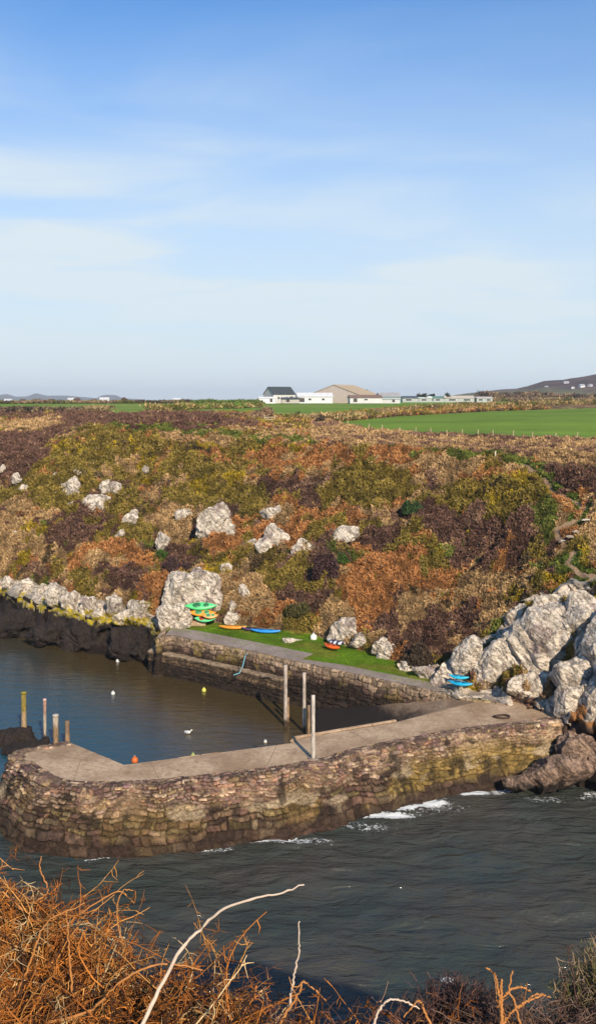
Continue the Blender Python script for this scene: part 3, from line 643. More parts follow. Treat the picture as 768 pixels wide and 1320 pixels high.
# ------------------------------------------------------------ posts, poles
def cyl_path(bm,pts,rs,seg=10,cap=True):
    rings=[]
    for i,(p,r) in enumerate(zip(pts,rs)):
        p=Vector(p); d=(Vector(pts[min(i+1,len(pts)-1)])-Vector(pts[max(i-1,0)])).normalized()
        a=d.orthogonal().normalized(); b=d.cross(a)
        rings.append([bm.verts.new(p+(a*math.cos(k*2*PI/seg)+b*math.sin(k*2*PI/seg))*r) for k in range(seg)])
    for A,B in zip(rings[:-1],rings[1:]):
        for k in range(seg): bm.faces.new((A[k],A[(k+1)%seg],B[(k+1)%seg],B[k]))
    if cap: bm.faces.new(rings[0][::-1]); bm.faces.new(rings[-1])
def post_mat(name,top,mid,low,z0,z1,z2):
    t=NT(name); z=t.xyz(t.pos())[2]; n=t.noise(3,5,.6,t.pos((6,6,.8))); zz=t.math('ADD',z,t.math('MULTIPLY',n,.5))
    c=t.mix(t.ramp(zz,z1,z1+.3),t.mix(t.ramp(zz,z0,z0+.4),low,mid),top); c=t.mix(n,tuple([.5]*3),c,'MULTIPLY') if False else c
    c=t.mix(1.,c,t.mix(t.ramp(n,.3,.7),(.5,.48,.45),(1.25,1.2,1.15)),'MULTIPLY')
    return t.set(c,.8,t.bump(n,.6,.03),None,.2)
def post(name,px,yb,yt,zb,r,mat,lab,group,cap=None,lean=0,sink=1.2):
    b=PZ(px,yb,zb); D=b.y; top=PD(px+lean,yt,D); o_=empty(name,b,label=lab,cat='post' if 'pole' not in name else 'pole',group=group)
    bm=bmesh.new(); h=top.z-b.z; dx=top.x-b.x
    n=7; pts=[(dx*(k/n),.0,-sink+(h+sink)*k/n) for k in range(n+1)]; rs=[r*(1.04-.1*k/n)+random.uniform(-.008,.008) for k in range(n+1)]
    cyl_path(bm,pts,rs,10); bm_obj('shaft',bm,mat,o_,True)
    if cap:
        bm=bmesh.new(); cyl_path(bm,[(dx,0,h-.02),(dx,0,h+.10),(dx,0,h+.14)],[r*1.15,r*1.1,r*.5],10); bm_obj('cap',bm,cap,o_,True)
    return o_
dark=(.025,.02,.015)
mw1=post_mat('lichen_post',(.26,.20,.05),(.38,.27,.15),(.16,.09,.06),.7,2.3,0)
mw2=post_mat('painted_post',(.36,.22,.17),(.42,.35,.28),dark,.9,2.4,0)
mw3=post_mat('timber_post',(.42,.36,.29),(.28,.19,.11),(.2,.12,.08),.4,1.8,0)
mw4=post_mat('old_post',(.22,.15,.10),(.33,.22,.13),(.15,.09,.06),.4,1.4,0)
mpole=post_mat('pole_paint',(.50,.43,.38),(.44,.38,.33),(.06,.04,.03),.6,6,0)
mpole2=post_mat('pole_clean',(.55,.50,.45),(.55,.50,.45),(.5,.45,.4),-5,-4,0)
gp='mooring posts behind the pier tip'
yw=plain('yellow_lichen',(.22,.18,.02)); wp=plain('white_paint',(.75,.73,.70)); 
post('mooring_post',31,950,894,0.3,.19,mw1,'thick timber post with a yellow lichen top, leftmost of four',gp,yw)
post('mooring_post',58,962,903,0.0,.115,mw2,'slim white post with pink top and dark foot',gp,plain('pink_cap',(.6,.35,.3)))
post('mooring_post',72,966,923,0.0,.20,mw3,'short stout timber post with a pale top',gp,plain('pale_cap',(.42,.37,.31)))
post('mooring_post',87,968,929,0.0,.17,mw4,'shortest brown post nearest the pier corner',gp)
gp2='poles standing in the harbour by the slip'
post('harbour_pole',368,936,857,0,.15,mpole,'tall grey pole, left of the two in the harbour water',gp2)
post('harbour_pole',392,944,867,0,.13,mpole,'tall grey pole, right of the two in the harbour water',gp2,lean=0)
post('timber_stake',371,930,899,0,.12,mw4,'short weedy stake behind the left harbour pole',gp2)
post('timber_stake',398,950,909,0,.11,mw4,'short stake beside the right harbour pole',gp2)
pp=post('pier_pole',403.5,979,896,ZP,.115,mpole2,'tall pale pole fixed on top of the pier','single poles',sink=.1)
bm=bmesh.new(); bbox(bm,(0,0,.05),(.5,.5,.09),.3,.02); bm_obj('base_plate',bm,plain('base_metal',(.25,.2,.16)),pp)
# ------------------------------------------------------------ small harbour things
def buoy(px,py,r,col,lab,z=0.,ring=True,scale=1.):
    c=PZ(px,py,z); o_=empty('buoy',c,label=lab,cat='buoy',group='small floats on the harbour water' if z<1 else None)
    bm=bmesh.new(); bmesh.ops.create_uvsphere(bm,u_segments=18,v_segments=12,radius=r,matrix=Matrix.Translation((0,0,r*.45))@Matrix.Diagonal((1,1,1.1,1)))
    cyl_path(bm,[(0,0,r*1.4),(0,0,r*1.75)],[r*.3,r*.22],8); bm_obj('float',bm,plain('buoy_paint',col,.45,.1),o_,True)
    bm=bmesh.new(); n=12; pts=[(math.cos(a)*r*.28,0,r*1.75+math.sin(a)*r*.28) for a in np.linspace(0,2*PI,n)]; cyl_path(bm,pts,[r*.07]*n,6,False); bm_obj('ring',bm,plain('buoy_metal',(.3,.28,.25),.5),o_,True)
for px,py,r,c,l in [(152,853,.22,(.8,.8,.78),'white float nearest the dark rocks'),(146,895,.22,(.75,.74,.7),'white float left of the middle of the harbour'),(263,891,.24,(.75,.70,.12),'yellow float below the quay ledge'),(249,975,.2,(.35,.42,.12),'greenish float close to the pier edge'),(342,957,.16,(.7,.68,.6),'tiny pale float close under the pier pole'),(174,982,.30,(.75,.16,.03),'orange float beside the bend of the pier')]: buoy(px,py,r*.75,tuple(q*.8 for q in c),l)
# gull on the water
gl=empty('gull',PZ(242,946,0),label='small white gull sitting on the harbour water',cat='bird')
bm=bmesh.new()
cyl_path(bm,[(-.28,0,.12),(-.18,0,.12),(0,0,.12),(.14,0,.13),(.22,0,.19),(.25,0,.27),(.31,0,.30),(.34,0,.29)],[.015,.06,.10,.09,.05,.045,.05,.015],10); bm_obj('body',bm,wp,gl,True)
bm=bmesh.new(); cyl_path(bm,[(.33,0,.29),(.40,0,.27)],[.016,.006],6); bm_obj('beak',bm,plain('beak',(.6,.4,.05)),gl,True)
for s_ in (-1,1):
    bm=bmesh.new(); bbox(bm,(-.08,.085*s_,.17),(.34,.03,.09),.12*s_,.012); bm_obj('wing',bm,plain('gull_grey',(.45,.46,.48)),gl,True)
# kayaks
def kayak_proto(L,B,D,c1,c2,stripes=False):
    root=empty('kayak',(0,0,0))
    n=25; m=14; V=[]
    def sec(t): 
        w=(1-abs(t)**2.0)**.95 if abs(t)<1 else 0; return max(w,.02)
    for i in range(n):
        t=-1+2*i/(n-1); w=sec(t); rise=.10*abs(t)**3
        for j in range(m):
            a=2*PI*j/m; y=math.cos(a)*B/2*w; z=math.sin(a); z=(z*.55 if z<0 else z*.45)*D*(.35+.65*w)+rise+D*.5
            V.append((t*L/2,y,z))
    me=grid_faces(n,m,True)
    def kmat(nm,c,st):
        t=NT(nm); x=t.xyz(t.obj())[0]; f_=t.math('FRACT',t.math('MULTIPLY',x,2.2)); k_=t.ramp(f_,.52,.56); cc=t.mix(k_,c,(.03,.03,.04)) if st else c
        nn=t.noise(4,4,.6,t.obj()); cc=t.mix(1.,cc,t.mix(nn,(.8,.8,.8),(1.1,1.1,1.1)),'MULTIPLY'); return t.set(cc,.38,None,None,.5)
    mesh_np('hull',V,me,kmat('kayak_plastic',c1,stripes),None,root,True)
    bm=bmesh.new()
    for cx,rw,rl in ((-.12*L,.30*B,.13*L),(.16*L,.24*B,.09*L)):
        pts=[(cx+math.cos(a)*rl,math.sin(a)*rw,D*.95) for a in np.linspace(0,2*PI,20)]; cyl_path(bm,pts,[.025]*20,6,False)
    bm_obj('cockpit_rim',bm,kmat('kayak_rim',c2,False),root,True)
    bm=bmesh.new(); bmesh.ops.create_uvsphere(bm,u_segments=16,v_segments=8,radius=1,matrix=Matrix.Translation((-.12*L,0,D*.90))@Matrix.Diagonal((.12*L,.27*B,.05,1))); 
    bmesh.ops.create_uvsphere(bm,u_segments=16,v_segments=8,radius=1,matrix=Matrix.Translation((.16*L,0,D*.90))@Matrix.Diagonal((.08*L,.21*B,.05,1))); bm_obj('seat_well',bm,kmat('kayak_dark',tuple(x*.35 for x in c2),False),root,True)
    for s_ in (-1,1):
        bm=bmesh.new(); cyl_path(bm,[(s_*L*.44,-.05,D*.9+.04),(s_*L*.45,0,D*.9+.10),(s_*L*.44,.05,D*.9+.04)],[.015]*3,6); bm_obj('handle',bm,kmat('kayak_handle',(.03,.03,.03),False),root,True)
    return root
def kayak(c,L,B,D,c1,c2,rz,lab,roll=0,pitch=0,stripes=False,group='kayaks stored at the quay'):
    k_=kayak_proto(L,B,D,c1,c2,stripes); k_.location=c; k_.rotation_euler=(roll,pitch,rz); tag(k_,lab,'kayak',group); return k_
g0=PZ(262,806,ZP); Dk=g0.y; mk_=Dk/F
def at(px,py,d=0): return PD(px,py,Dk+d)
kayak(at(259,783,0),3.0,.85,.42,(.10,.62,.20),(.06,.4,.15),.05,'bright green kayak on top of the rack',roll=.75)
kayak(at(261,791.5,-.2),2.6,.75,.36,(.80,.30,.02),(.15,.6,.25),-.05,'orange kayak in the middle of the rack',roll=.75)
kayak(at(264.5,799,-.4),2.0,.7,.32,(.12,.60,.25),(.7,.08,.03),-.1,'green and red kayak at the bottom of the rack',roll=.75)
kayak(at(271,795,-.75),1.5,.6,.25,(.75,.30,.06),(.2,.6,.3),.15,'short orange and green kayak end low on the rack',roll=.7)
kr=empty('kayak_rack',g0+Vector((.1,.5,0)),.0,label='timber rack holding the stacked green and orange kayaks',cat='rack')
wd=plain('rack_wood',(.22,.16,.10))
for s_ in (-1,1):
    bm=bmesh.new(); bbox(bm,(s_*.95,.2,1.0),(.09,.09,2.1),0,.01); bm_obj('post',bm,wd,kr)
    for z_ in (.5,1.05,1.6):
        bm=bmesh.new(); bbox(bm,(s_*.95,-.18,z_),(.07,.8,.07),0,.01); bm_obj('arm',bm,wd,kr)
bm=bmesh.new(); bbox(bm,(0,.2,.25),(1.9,.06,.12),0,.01); bm_obj('crossbar',bm,wd,kr)
def flat(px,py):
    g=ground(px,py); return g+Vector((0,-.1,.06))
kayak(flat(301,812.5),2.5,.7,.34,(.80,.30,.03),(.5,.2,.02),-.15,'orange kayak lying on the grass behind the quay path')
kayak(flat(325,815),2.0,.62,.3,(.07,.045,.11),(.03,.02,.05),-.25,'dark purple kayak between the orange and the blue one')
kayak(flat(343,817.5),2.7,.65,.33,(.03,.28,.72),(.02,.15,.4),-.2,'bright blue kayak lying on the quay grass')
kayak(flat(427,838)+Vector((0,-.3,.1)),1.9,.75,.36,(.80,.13,.01),(.4,.06,.01),-.85,'small orange kayak pointing down the quay grass')
kayak(flat(431,834)+Vector((.2,-.1,.2)),1.9,.8,.36,(.72,.74,.85),(.05,.05,.1),-.75,'black and white striped kayak beside the small orange one',stripes=True)
kayak(flat(593,889.5),1.75,.75,.28,(.01,.38,.62),(.01,.2,.35),-.45,'light blue boat lying lowest at the rock foot',group='blue boats by the slip')
kayak(flat(590,886.5)+Vector((.1,.45,.25)),1.5,.65,.26,(.03,.48,.70),(.01,.25,.4),-.5,'second light blue boat resting on the lower one',group='blue boats by the slip')
b=buoy(404,824,.3,(.8,.78,.7),'round white buoy on the quay grass',z=ZP)
# blocks and trough near rack
bm=bmesh.new(); bbox(bm,(0,0,.2),(2.2,.7,.4),.0,.04); bbox(bm,(0,-.05,.42),(2.0,.45,.08),0,.01); o=bm_obj('stone_block',bm,M['conc']); o.location=PZ(250,806,ZP); tag(o,'low concrete block at the foot of the kayak rack','block')
# mooring ring on slip head
bm=bmesh.new(); pts=[(math.cos(a)*.5,math.sin(a)*.32,.08+.03*math.sin(a*2)) for a in np.linspace(0,2*PI,26)]; cyl_path(bm,pts,[.07]*26,8,False)
o=bm_obj('mooring_ring',bm,plain('rusty_iron',(.06,.035,.025),.7),None,True); o.location=PZ(646,925,ZP); tag(o,'dark iron ring lying on the concrete near the crag','ring')
# blue rope down the quay wall
bm=bmesh.new(); a=PZ(318,844,ZP+.05); p0=a+Vector((0,.2,.05)); cyl_path(bm,[p0,a+Vector((-.1,-.4,0)),a+Vector((-.3,-.55,-.8)),a+Vector((-.55,-.8,-1.3)),a+Vector((-1.0,-1.1,-1.38))],[.045]*5,6)
o=bm_obj('rope',bm,plain('rope_blue',(.15,.35,.42))); tag(o,'pale blue rope hanging down the quay wall','rope')
# ------------------------------------------------------------ fences
fence=empty('fence',PD(420,545,170),label='wire fence on pale posts along the bottom of the green field',cat='fence')
fx=[447,475,492,515,535,554,574,594,614,634,660,685,716,743,770,800,840]
fl=[]
for i,x in enumerate(fx):
    y=float(line_y(FB,np.array(x)))+1.5; g=ground(x,y); fl.append(g)
    bm=bmesh.new(); h=.95+random.uniform(-.1,.15); r_=.075
    bbox(bm,(0,0,h/2),(r_*1.6,r_*1.6,h+.3),random.uniform(0,1),.02); bm.faces.ensure_lookup_table()
    o=bm_obj('fence_post',bm,plain('post_wood',(.42,.34,.20)) if i==0 else M['pw'],None); 
    if i==0: M['pw']=o.data.materials[0]
    o.location=g; o.rotation_euler=(random.uniform(-.06,.06),random.uniform(-.08,.08),0); keep_par(o,fence)
bm=bmesh.new()
for z_ in (.35,.8): cyl_path(bm,[p+Vector((0,0,z_)) for p in fl],[.012]*len(fl),5)
keep_par(bm_obj('wire',bm,plain('wire',(.2,.2,.2),.5,metal=.8)),fence)
g=ground(638,599); o_=empty('waymark_post',g,label='lone pale marker post standing beside the cliff path',cat='post')
bm=bmesh.new(); bbox(bm,(0,0,.55),(.16,.16,1.3),.2,.02); bm_obj('shaft',bm,M['pw'],o_); bm=bmesh.new(); bbox(bm,(0,-.09,.95),(.1,.02,.12),.2,.005); bm_obj('marker_disc',bm,wp,o_)
g=ground(347,546); gt=empty('gate',g,.5,label='small pale wooden gate beside the tan bush',cat='gate')
for sx in (-.9,.9): bm=bmesh.new(); bbox(bm,(sx,0,.6),(.16,.16,1.5),0,.02); bm_obj('gate_post',bm,M['pw'],gt)
for z_ in (.3,.65,1.0): bm=bmesh.new(); bbox(bm,(0,0,z_),(1.7,.06,.11),0,.01); bm_obj('rail',bm,M['pw'],gt)
bm=bmesh.new(); bbox(bm,(0,-.05,.65),(1.8,.05,.1),rot=Matrix.Rotation(.4,4,'Y')); bm_obj('brace',bm,M['pw'],gt)
# ------------------------------------------------------------ leafy / twiggy masses
def foliage(name,c,size,n,leaf,colA,colB,seed,parent=None,clumps=14,flatb=True,up=.3):
    g=np.random.default_rng(seed); cl=g.normal(size=(clumps,3)); cl/=np.linalg.norm(cl,axis=1,keepdims=True); cl*=(.35+.5*g.random((clumps,1)))
    if flatb: cl[:,2]=np.abs(cl[:,2])*.9
    k_=g.integers(0,clumps,n); P=g.normal(size=(n,3)); P/=np.linalg.norm(P,axis=1,keepdims=True); P*=(g.random((n,1))**.4)*.38; P+=cl[k_]
    P=P*np.array(size)/2
    if flatb: P[:,2]=np.abs(P[:,2])
    d=g.normal(size=(n,3)); d/=np.linalg.norm(d,axis=1,keepdims=True); d[:,2]+=up
    s=np.cross(d,g.normal(size=(n,3))); s/=np.linalg.norm(s,axis=1,keepdims=True); sc=leaf*(.5+g.random((n,1)))
    V=np.stack([P-s*sc*.4,P+s*sc*.4,P+d*sc],1)
    t_=g.random((n,1))*.6+.4*g.random((clumps,1))[k_]; C=(np.array(colA)*t_+np.array(colB)*(1-t_))*(.6+.8*g.random((n,1)))
    o=mesh_np(name,V.reshape(-1,3),np.arange(3*n).reshape(-1,3),M['veg'],np.repeat(C,3,axis=0),parent); 
    if not parent: o.location=c
    return o
def branches(size,seed,parent,n=16,r=.05,colr=(.09,.06,.045)):
    g=np.random.default_rng(seed); K_=6; P=np.zeros((n,K_,3)); R=np.zeros((n,K_))
    for i in range(n):
        a=g.random()*2*PI; rad=g.random()**.5*.45; e=np.array([math.cos(a)*rad*size[0],math.sin(a)*rad*size[1],size[2]*(.45+.45*g.random())])
        for k_ in range(K_):
            t_=k_/(K_-1); P[i,k_]=e*np.array([t_**1.5,t_**1.5,t_])+g.normal(size=3)*.03*size[2]*t_; R[i,k_]=r*(1.1-t_)
    P[:,0,2]=-.2
    V,Fc,C=tubes(P,R,np.tile(np.array(colr),(n,1)),5); return mesh_np('stems',V,Fc,M['stems'],C,parent,True)
def shrub(name,px,py,w,h,n,leaf,a,b,seed,lab,group=None,cat='bush'):
    g=ground(px,py); m=g.y/F*1.03; root=empty(name,g,label=lab,cat=cat,group=group); sz=(w*m,w*m*.8,h*m*1.25)
    foliage('foliage',(0,0,0),(sz[0],sz[1],sz[2]*1.1),n,leaf,a,b,seed,root); branches(sz,seed,root,12,.035); return root
shrub('bush',338,544,34,26,5000,.35,(.33,.22,.13),(.22,.14,.09),31,'tan dome shaped bush beside the small gate')
shrub('bush',530,662,26,22,3500,.2,(.06,.10,.035),(.03,.06,.025),32,'dark green bush in the middle of the right slope','green bushes on the hillside')
shrub('bush',441,732,28,34,5000,.18,(.07,.12,.02),(.03,.06,.015),33,'tall green bush above the rusty bracken','green bushes on the hillside')
shrub('bush',207,712,22,22,3000,.18,(.07,.13,.025),(.03,.06,.015),34,'green bush left of the domed rock','green bushes on the hillside')
shrub('bush',413,548,14,16,1500,.3,(.10,.07,.05),(.05,.04,.03),35,'dark leafless bush at the corner of the lower field','dark bushes by the fields')
shrub('bush',382,542,12,14,1500,.3,(.08,.08,.04),(.05,.04,.03),36,'dark bush right of the tan dome bush','dark bushes by the fields')
shrub('bush',420,760,34,56,9000,.2,(.09,.05,.045),(.05,.028,.03),37,'tall dark purple bush above the striped kayak','dark purple bushes on the slope')
shrub('bush',540,860,50,50,11000,.18,(.085,.06,.035),(.045,.032,.025),38,'wide dark bush hanging over the end of the quay grass','dark purple bushes on the slope')
shrub('bush',228,742,40,34,7000,.18,(.085,.05,.045),(.045,.028,.03),39,'dark purple bush behind the buttress rock','dark purple bushes on the slope')
shrub('bush',388,800,34,30,6000,.18,(.10,.09,.03),(.05,.045,.02),40,'olive bush above the flat slab','green bushes on the hillside')
# hedges
def hedge(name,pts,hgt,wid,n,leaf,cols,seed,lab,jag=.6):
    g=np.random.default_rng(seed); G=np.array([ground(a,b)[:] for a,b in pts]); L=np.r_[0,np.cumsum(np.linalg.norm(np.diff(G,axis=0),axis=1))]
    s=g.random(n)*L[-1]; P=np.stack([np.interp(s,L,G[:,i]) for i in range(3)],-1)
    hh=hgt*(1-jag+2*jag*fbm(np.stack([s*.35,0*s,0*s],-1),3,seed))
    P[:,0]+=g.normal(size=n)*wid*.4; P[:,1]+=g.normal(size=n)*wid*.5; P[:,2]+=hh*g.random(n)**.8
    d=g.normal(size=(n,3)); d/=np.linalg.norm(d,axis=1,keepdims=True); d[:,2]=np.abs(d[:,2])+.3
    sd=np.cross(d,g.normal(size=(n,3))); sd/=np.linalg.norm(sd,axis=1,keepdims=True); sc=leaf*(.5+g.random((n,1)))
    V=np.stack([P-sd*sc*.4,P+sd*sc*.4,P+d*sc],1)-G[0]
    k_=(fbm(np.stack([s*.22,P[:,2]*.3,0*s],-1),3,seed+3)-.3)/.4; C=np.array(cols)[np.clip((k_*len(cols)).astype(int),0,len(cols)-1)]*(.55+.85*g.random((n,1)))
    o=mesh_np(name,V.reshape(-1,3),np.arange(3*n).reshape(-1,3),M['veg'],np.repeat(C,3,axis=0)); o.location=G[0]; return tag(o,lab,'hedge','hedges between the fields')
T1,T2,O1,D1,P1=(.36,.25,.11),(.27,.19,.10),(.13,.12,.03),(.07,.05,.04),(.20,.13,.09)
hedge('hedge',[(375,543.5),(400,544),(430,544),(509,534),(584,527),(640,524.5),(768,521),(900,518.5)],1.15,2.,26000,.42,[O1,T1,T2,T1,T1,O1],61,'tan grassy hedge bank between the two green fields')
hedge('hedge',[(330,518.9),(430,518.7),(520,518.2),(610,517.8),(700,517.7),(900,517.7)],1.5,2.5,22000,.6,[O1,T2,P1,T1,T2],62,'brownish hedge in front of the farm buildings')
hedge('hedge',[(615,517.4),(700,517.3),(768,517.3),(900,517.3)],4.2,3.,12000,1.,[D1,P1,T2,P1],63,'taller brown hedge at the foot of the right hill')
hedge('hedge',[(-100,533),(0,532),(60,532),(110,532),(140,531)],.8,2.,9000,.45,[P1,D1,T2,D1],64,'dark hedge across the fields at the far left')
hedge('hedge',[(-100,521),(0,520.6),(100,520.4),(200,520.2),(330,519.8)],.8,2.5,12000,.6,[P1,T2,O1,O1,D1],65,'thin hedge under the blue hills on the left')
hedge('hedge',[(195,530),(230,528.5),(260,527),(300,526.5),(335,525)],1.0,2.,9000,.4,[O1,T1,(.12,.17,.03)],66,'low olive hedge bank left of the tan bush')
hedge('hedge',[(255,521.5),(290,521),(335,520.5)],1.1,2.5,5000,.5,[(.10,.15,.03),(.14,.16,.05)],67,'green hedge left of the white house')
# heather ridge behind headland (tall)
# ------------------------------------------------------------ farm buildings
def gabled(name,px,yb,D,L,W,eave,ridge,rz,wallc,roofc,lab,wins=(),door=None,cat='building',group=None,gablec=None,chim=False):
    c=PD(px,yb,D); root=empty(name,c,rz,label=lab,cat=cat,group=group)
    bm=bmesh.new()
    vs=[bm.verts.new(v) for v in [(-L/2,-W/2,-.5),(L/2,-W/2,-.5),(L/2,W/2,-.5),(-L/2,W/2,-.5),(-L/2,-W/2,eave),(L/2,-W/2,eave),(L/2,W/2,eave),(-L/2,W/2,eave),(-L/2,0,ridge),(L/2,0,ridge)]]
    for f_ in [(0,1,5,4),(2,3,7,6),(1,2,6,9,5),(3,0,4,8,7)]: bm.faces.new([vs[i] for i in f_])
    bm_obj('wall',bm,plain('wall_render',wallc,.85,.15,.6),root)
    sl=math.atan2(ridge-eave,W/2); sw_=math.hypot(ridge-eave,W/2)+.35
    bm=bmesh.new()
    for s_ in (-1,1):
        M_=Matrix.Translation((0,s_*(W/4+.1),(eave+ridge)/2+.02))@Matrix.Rotation(-s_*sl,4,'X')@Matrix.Diagonal((L+.5,sw_,.14,1)); bmesh.ops.create_cube(bm,size=1,matrix=M_)
    rf=bm_obj('roof',bm,plain('roofing',roofc,.7,.25,.5),root)
    if chim: bm=bmesh.new(); bbox(bm,(-L*.42,0,ridge+.3),(.6,.6,1.),0,.03); bm_obj('chimney',bm,plain('chim',(.4,.36,.32)),rf)
    for (x,y,z,w_,h_,ax) in wins:
        bm=bmesh.new(); s3=(w_,.08,h_) if ax=='y' else (.08,w_,h_); bbox(bm,(x,y,z),s3); wn=bm_obj('window',bm,plain('win_frame',(.5,.5,.5)),root)
        bm=bmesh.new(); s3=(w_*.8,.1,h_*.8) if ax=='y' else (.1,w_*.8,h_*.8); bbox(bm,(x,y,z),s3); bm_obj('pane',bm,plain('glass_dark',(.03,.035,.04),.15),wn)
    if door: bm=bmesh.new(); x,y,w_,h_=door; bbox(bm,(x,y,h_/2),(w_,.1,h_)); bm_obj('door',bm,plain('doorc',(.06,.05,.05)),root)
    return root
FD=372
gabled('farmhouse',360,518.2,FD,9.5,7.5,2.9,5.6,.55,(.52,.50,.47),(.045,.055,.06),'farmhouse with dark slate roof and pale gable, left of the barns',[(4.76,0,3.7,.9,.9,'x'),(-2.5,-3.76,1.5,.9,1.,'y'),(1,-3.76,1.5,.9,1.,'y'),(4.76,1.6,1.3,.9,1.,'x')],(3.1,-3.77,1.2,2.1),'house')
gabled('shed',344,518.3,FD-8,6,3,1.4,1.8,.1,(.75,.75,.74),(.68,.68,.7),'low white lean-to joined to the left of the farmhouse',[],(1.5,-1.52,1.,1.3),'shed','low white sheds of the farm')
gabled('shed',374,518.2,FD-9,6.5,3,1.1,1.6,.1,(.4,.37,.33),(.06,.07,.08),'small dark roofed outbuilding in front of the house gable',[],(-1,-1.52,1.3,1.),'shed','low white sheds of the farm')
gabled('shed',405,518.2,FD-5,13.,7,2.0,3.3,.08,(.60,.60,.60),(.62,.62,.62),'long white shed between farmhouse and big barn',[(-2,-3.52,1.,1.2,.8,'y'),(3,-3.52,1.,1.2,.8,'y')],(-5,-3.52,2.,1.5),'shed','low white sheds of the farm')
gabled('barn',443,518.3,FD+12,17.,22.,2.8,6.6,1.05,(.47,.39,.34),(.44,.33,.21),'big barn with a wide tan roof and beige gable',[],None,'barn')
gabled('shed',470,518.2,FD-6,12,6,1.6,2.5,.08,(.55,.54,.53),(.20,.13,.10),'low white shed with brown roof in front of the big barn',[(0,-3.02,.9,1.4,.6,'y')],(-4,-3.02,1.4,1.3),'shed','low white sheds of the farm')
gabled('shed',500,518.2,FD+4,8,7,2.0,3.5,.15,(.03,.30,.20),(.32,.31,.31),'green walled shed with grey roof right of the barn',[],(1,-3.52,2,1.6),'shed')
gabled('shed',503,518.3,FD-4,7,3,1.1,1.5,.0,(.5,.5,.5),(.45,.45,.45),'small white shed below the green walled one',[],(1,-1.52,1,1.),'shed','low white sheds of the farm')
for i,(px,L,lab) in enumerate([(533,11,'dark roofed greenhouse nearest the green shed'),(551,9,'second greenhouse from the left of the row'),(568,8,'third greenhouse in the row'),(590,13,'long beige roofed greenhouse at the right end'),(622,7,'small pale shed alone beyond the greenhouse row')]):
    gabled('greenhouse',px,518.1,FD+60,L,6,1.7,[2.5,2.4,2.4,2.6,2.2][i],.05,(.36,.38,.36),[(.08,.10,.12),(.62,.68,.66),(.12,.22,.18),(.50,.43,.36),(.5,.45,.42)][i],lab,[(-L*.25,-3.02,.9,L*.3,.8,'y'),(L*.25,-3.02,.9,L*.3,.8,'y')],None,'greenhouse','greenhouses right of the barn')
for px,D,w,h,lab in [(11,440,3.0,1.7,'white cottage at the far left under the blue hills'),(92,520,3.0,2.2,'white cottage left of the round bush'),(135,560,5,2.6,'white cottage near the middle of the left fields')]:
    gabled('cottage',px,519.5 if px<20 else 518.6,D,w,2.6,h*.6,h,.2,(.82,.82,.80),(.5,.5,.52),lab,[(-.7,-1.32,.8,.5,.5,'y')],(.7,-1.32,.5,1.),'cottage','white cottages across the left fields')
gabled('cottage',228,518.,520,4,3,1.2,1.8,.2,(.8,.8,.8),(.6,.6,.62),'small white cottage in the middle of the far fields',[(-.8,-1.52,.7,.5,.5,'y')],(.8,-1.52,.6,1.),'cottage','white cottages across the left fields')
def tree(px,yb,D,w,h,n,leaf,a,b,seed,lab,group):
    c=PD(px,yb,D); m=D/F; root=empty('tree',c,label=lab,cat='tree',group=group); W=w*m; Hh=h*m
    f=foliage('crown',(0,0,0),(W*1.1,W*.9,Hh*1.2),n,leaf,a,b,seed,root,16); f.location=(0,0,Hh*.18)
    g=np.random.default_rng(seed); K_=6; N=10; P=np.zeros((N,K_,3)); R=np.zeros((N,K_))
    for i in range(N):
        e=np.array([g.normal()*.25*W,g.normal()*.2*W,Hh*(.6+.3*g.random())])
        for k_ in range(K_): t_=k_/(K_-1); P[i,k_]=e*np.array([t_**2,t_**2,t_]); R[i,k_]=.22*(1.1-t_)*Hh/8
    P[:,0,2]=-.4; V,Fc,C=tubes(P,R,np.tile(np.array((.08,.06,.045)),(N,1)),6); mesh_np('trunk',V,Fc,M['stems'],C,root,True)
tree(468,518,FD+40,27,21,2600,.55,(.10,.075,.065),(.06,.045,.04),71,'wide bare brown tree rising behind the barn','trees around the farm')
tree(543,518,FD+60,16,14,1500,.6,(.05,.06,.035),(.03,.035,.025),72,'dark tree behind the second greenhouse','trees around the farm')
tree(556,518,FD+64,14,12,1200,.6,(.05,.06,.035),(.03,.035,.025),75,'lower dark tree right beside the dark one','trees around the farm')
tree(575,518,FD+60,17,13,1500,.6,(.045,.06,.035),(.03,.035,.025),73,'dark tree behind the third greenhouse','trees around the farm')
tree(99,519,520,13,7,1200,.6,(.17,.10,.09),(.10,.06,.055),76,'round reddish bush tree beside a white cottage','bush trees in the left fields')
tree(161,519,540,9,8,1000,.6,(.17,.11,.10),(.10,.065,.06),77,'small reddish tree at the end of the blue hills','bush trees in the left fields')
for i,(px,w,h) in enumerate([(47,12,4),(30,9,3),(68,12,4),(120,12,4),(8,10,4),(182,10,3),(240,14,4),(210,10,3)]):
    tree(px,518.6,470+i*12,w,h+1,500,.6,(.16,.11,.08),(.09,.07,.05),80+i,['low brown thicket in the far left fields, under the highest blue peak','small thicket left of the highest blue peak','thicket right of the highest blue peak','thicket between two white cottages','thicket beside the far left cottage','little thicket past the small reddish tree','thicket on the far field in line with the domed rock','thicket beside the lone small cottage'][i],'bush trees in the left fields')
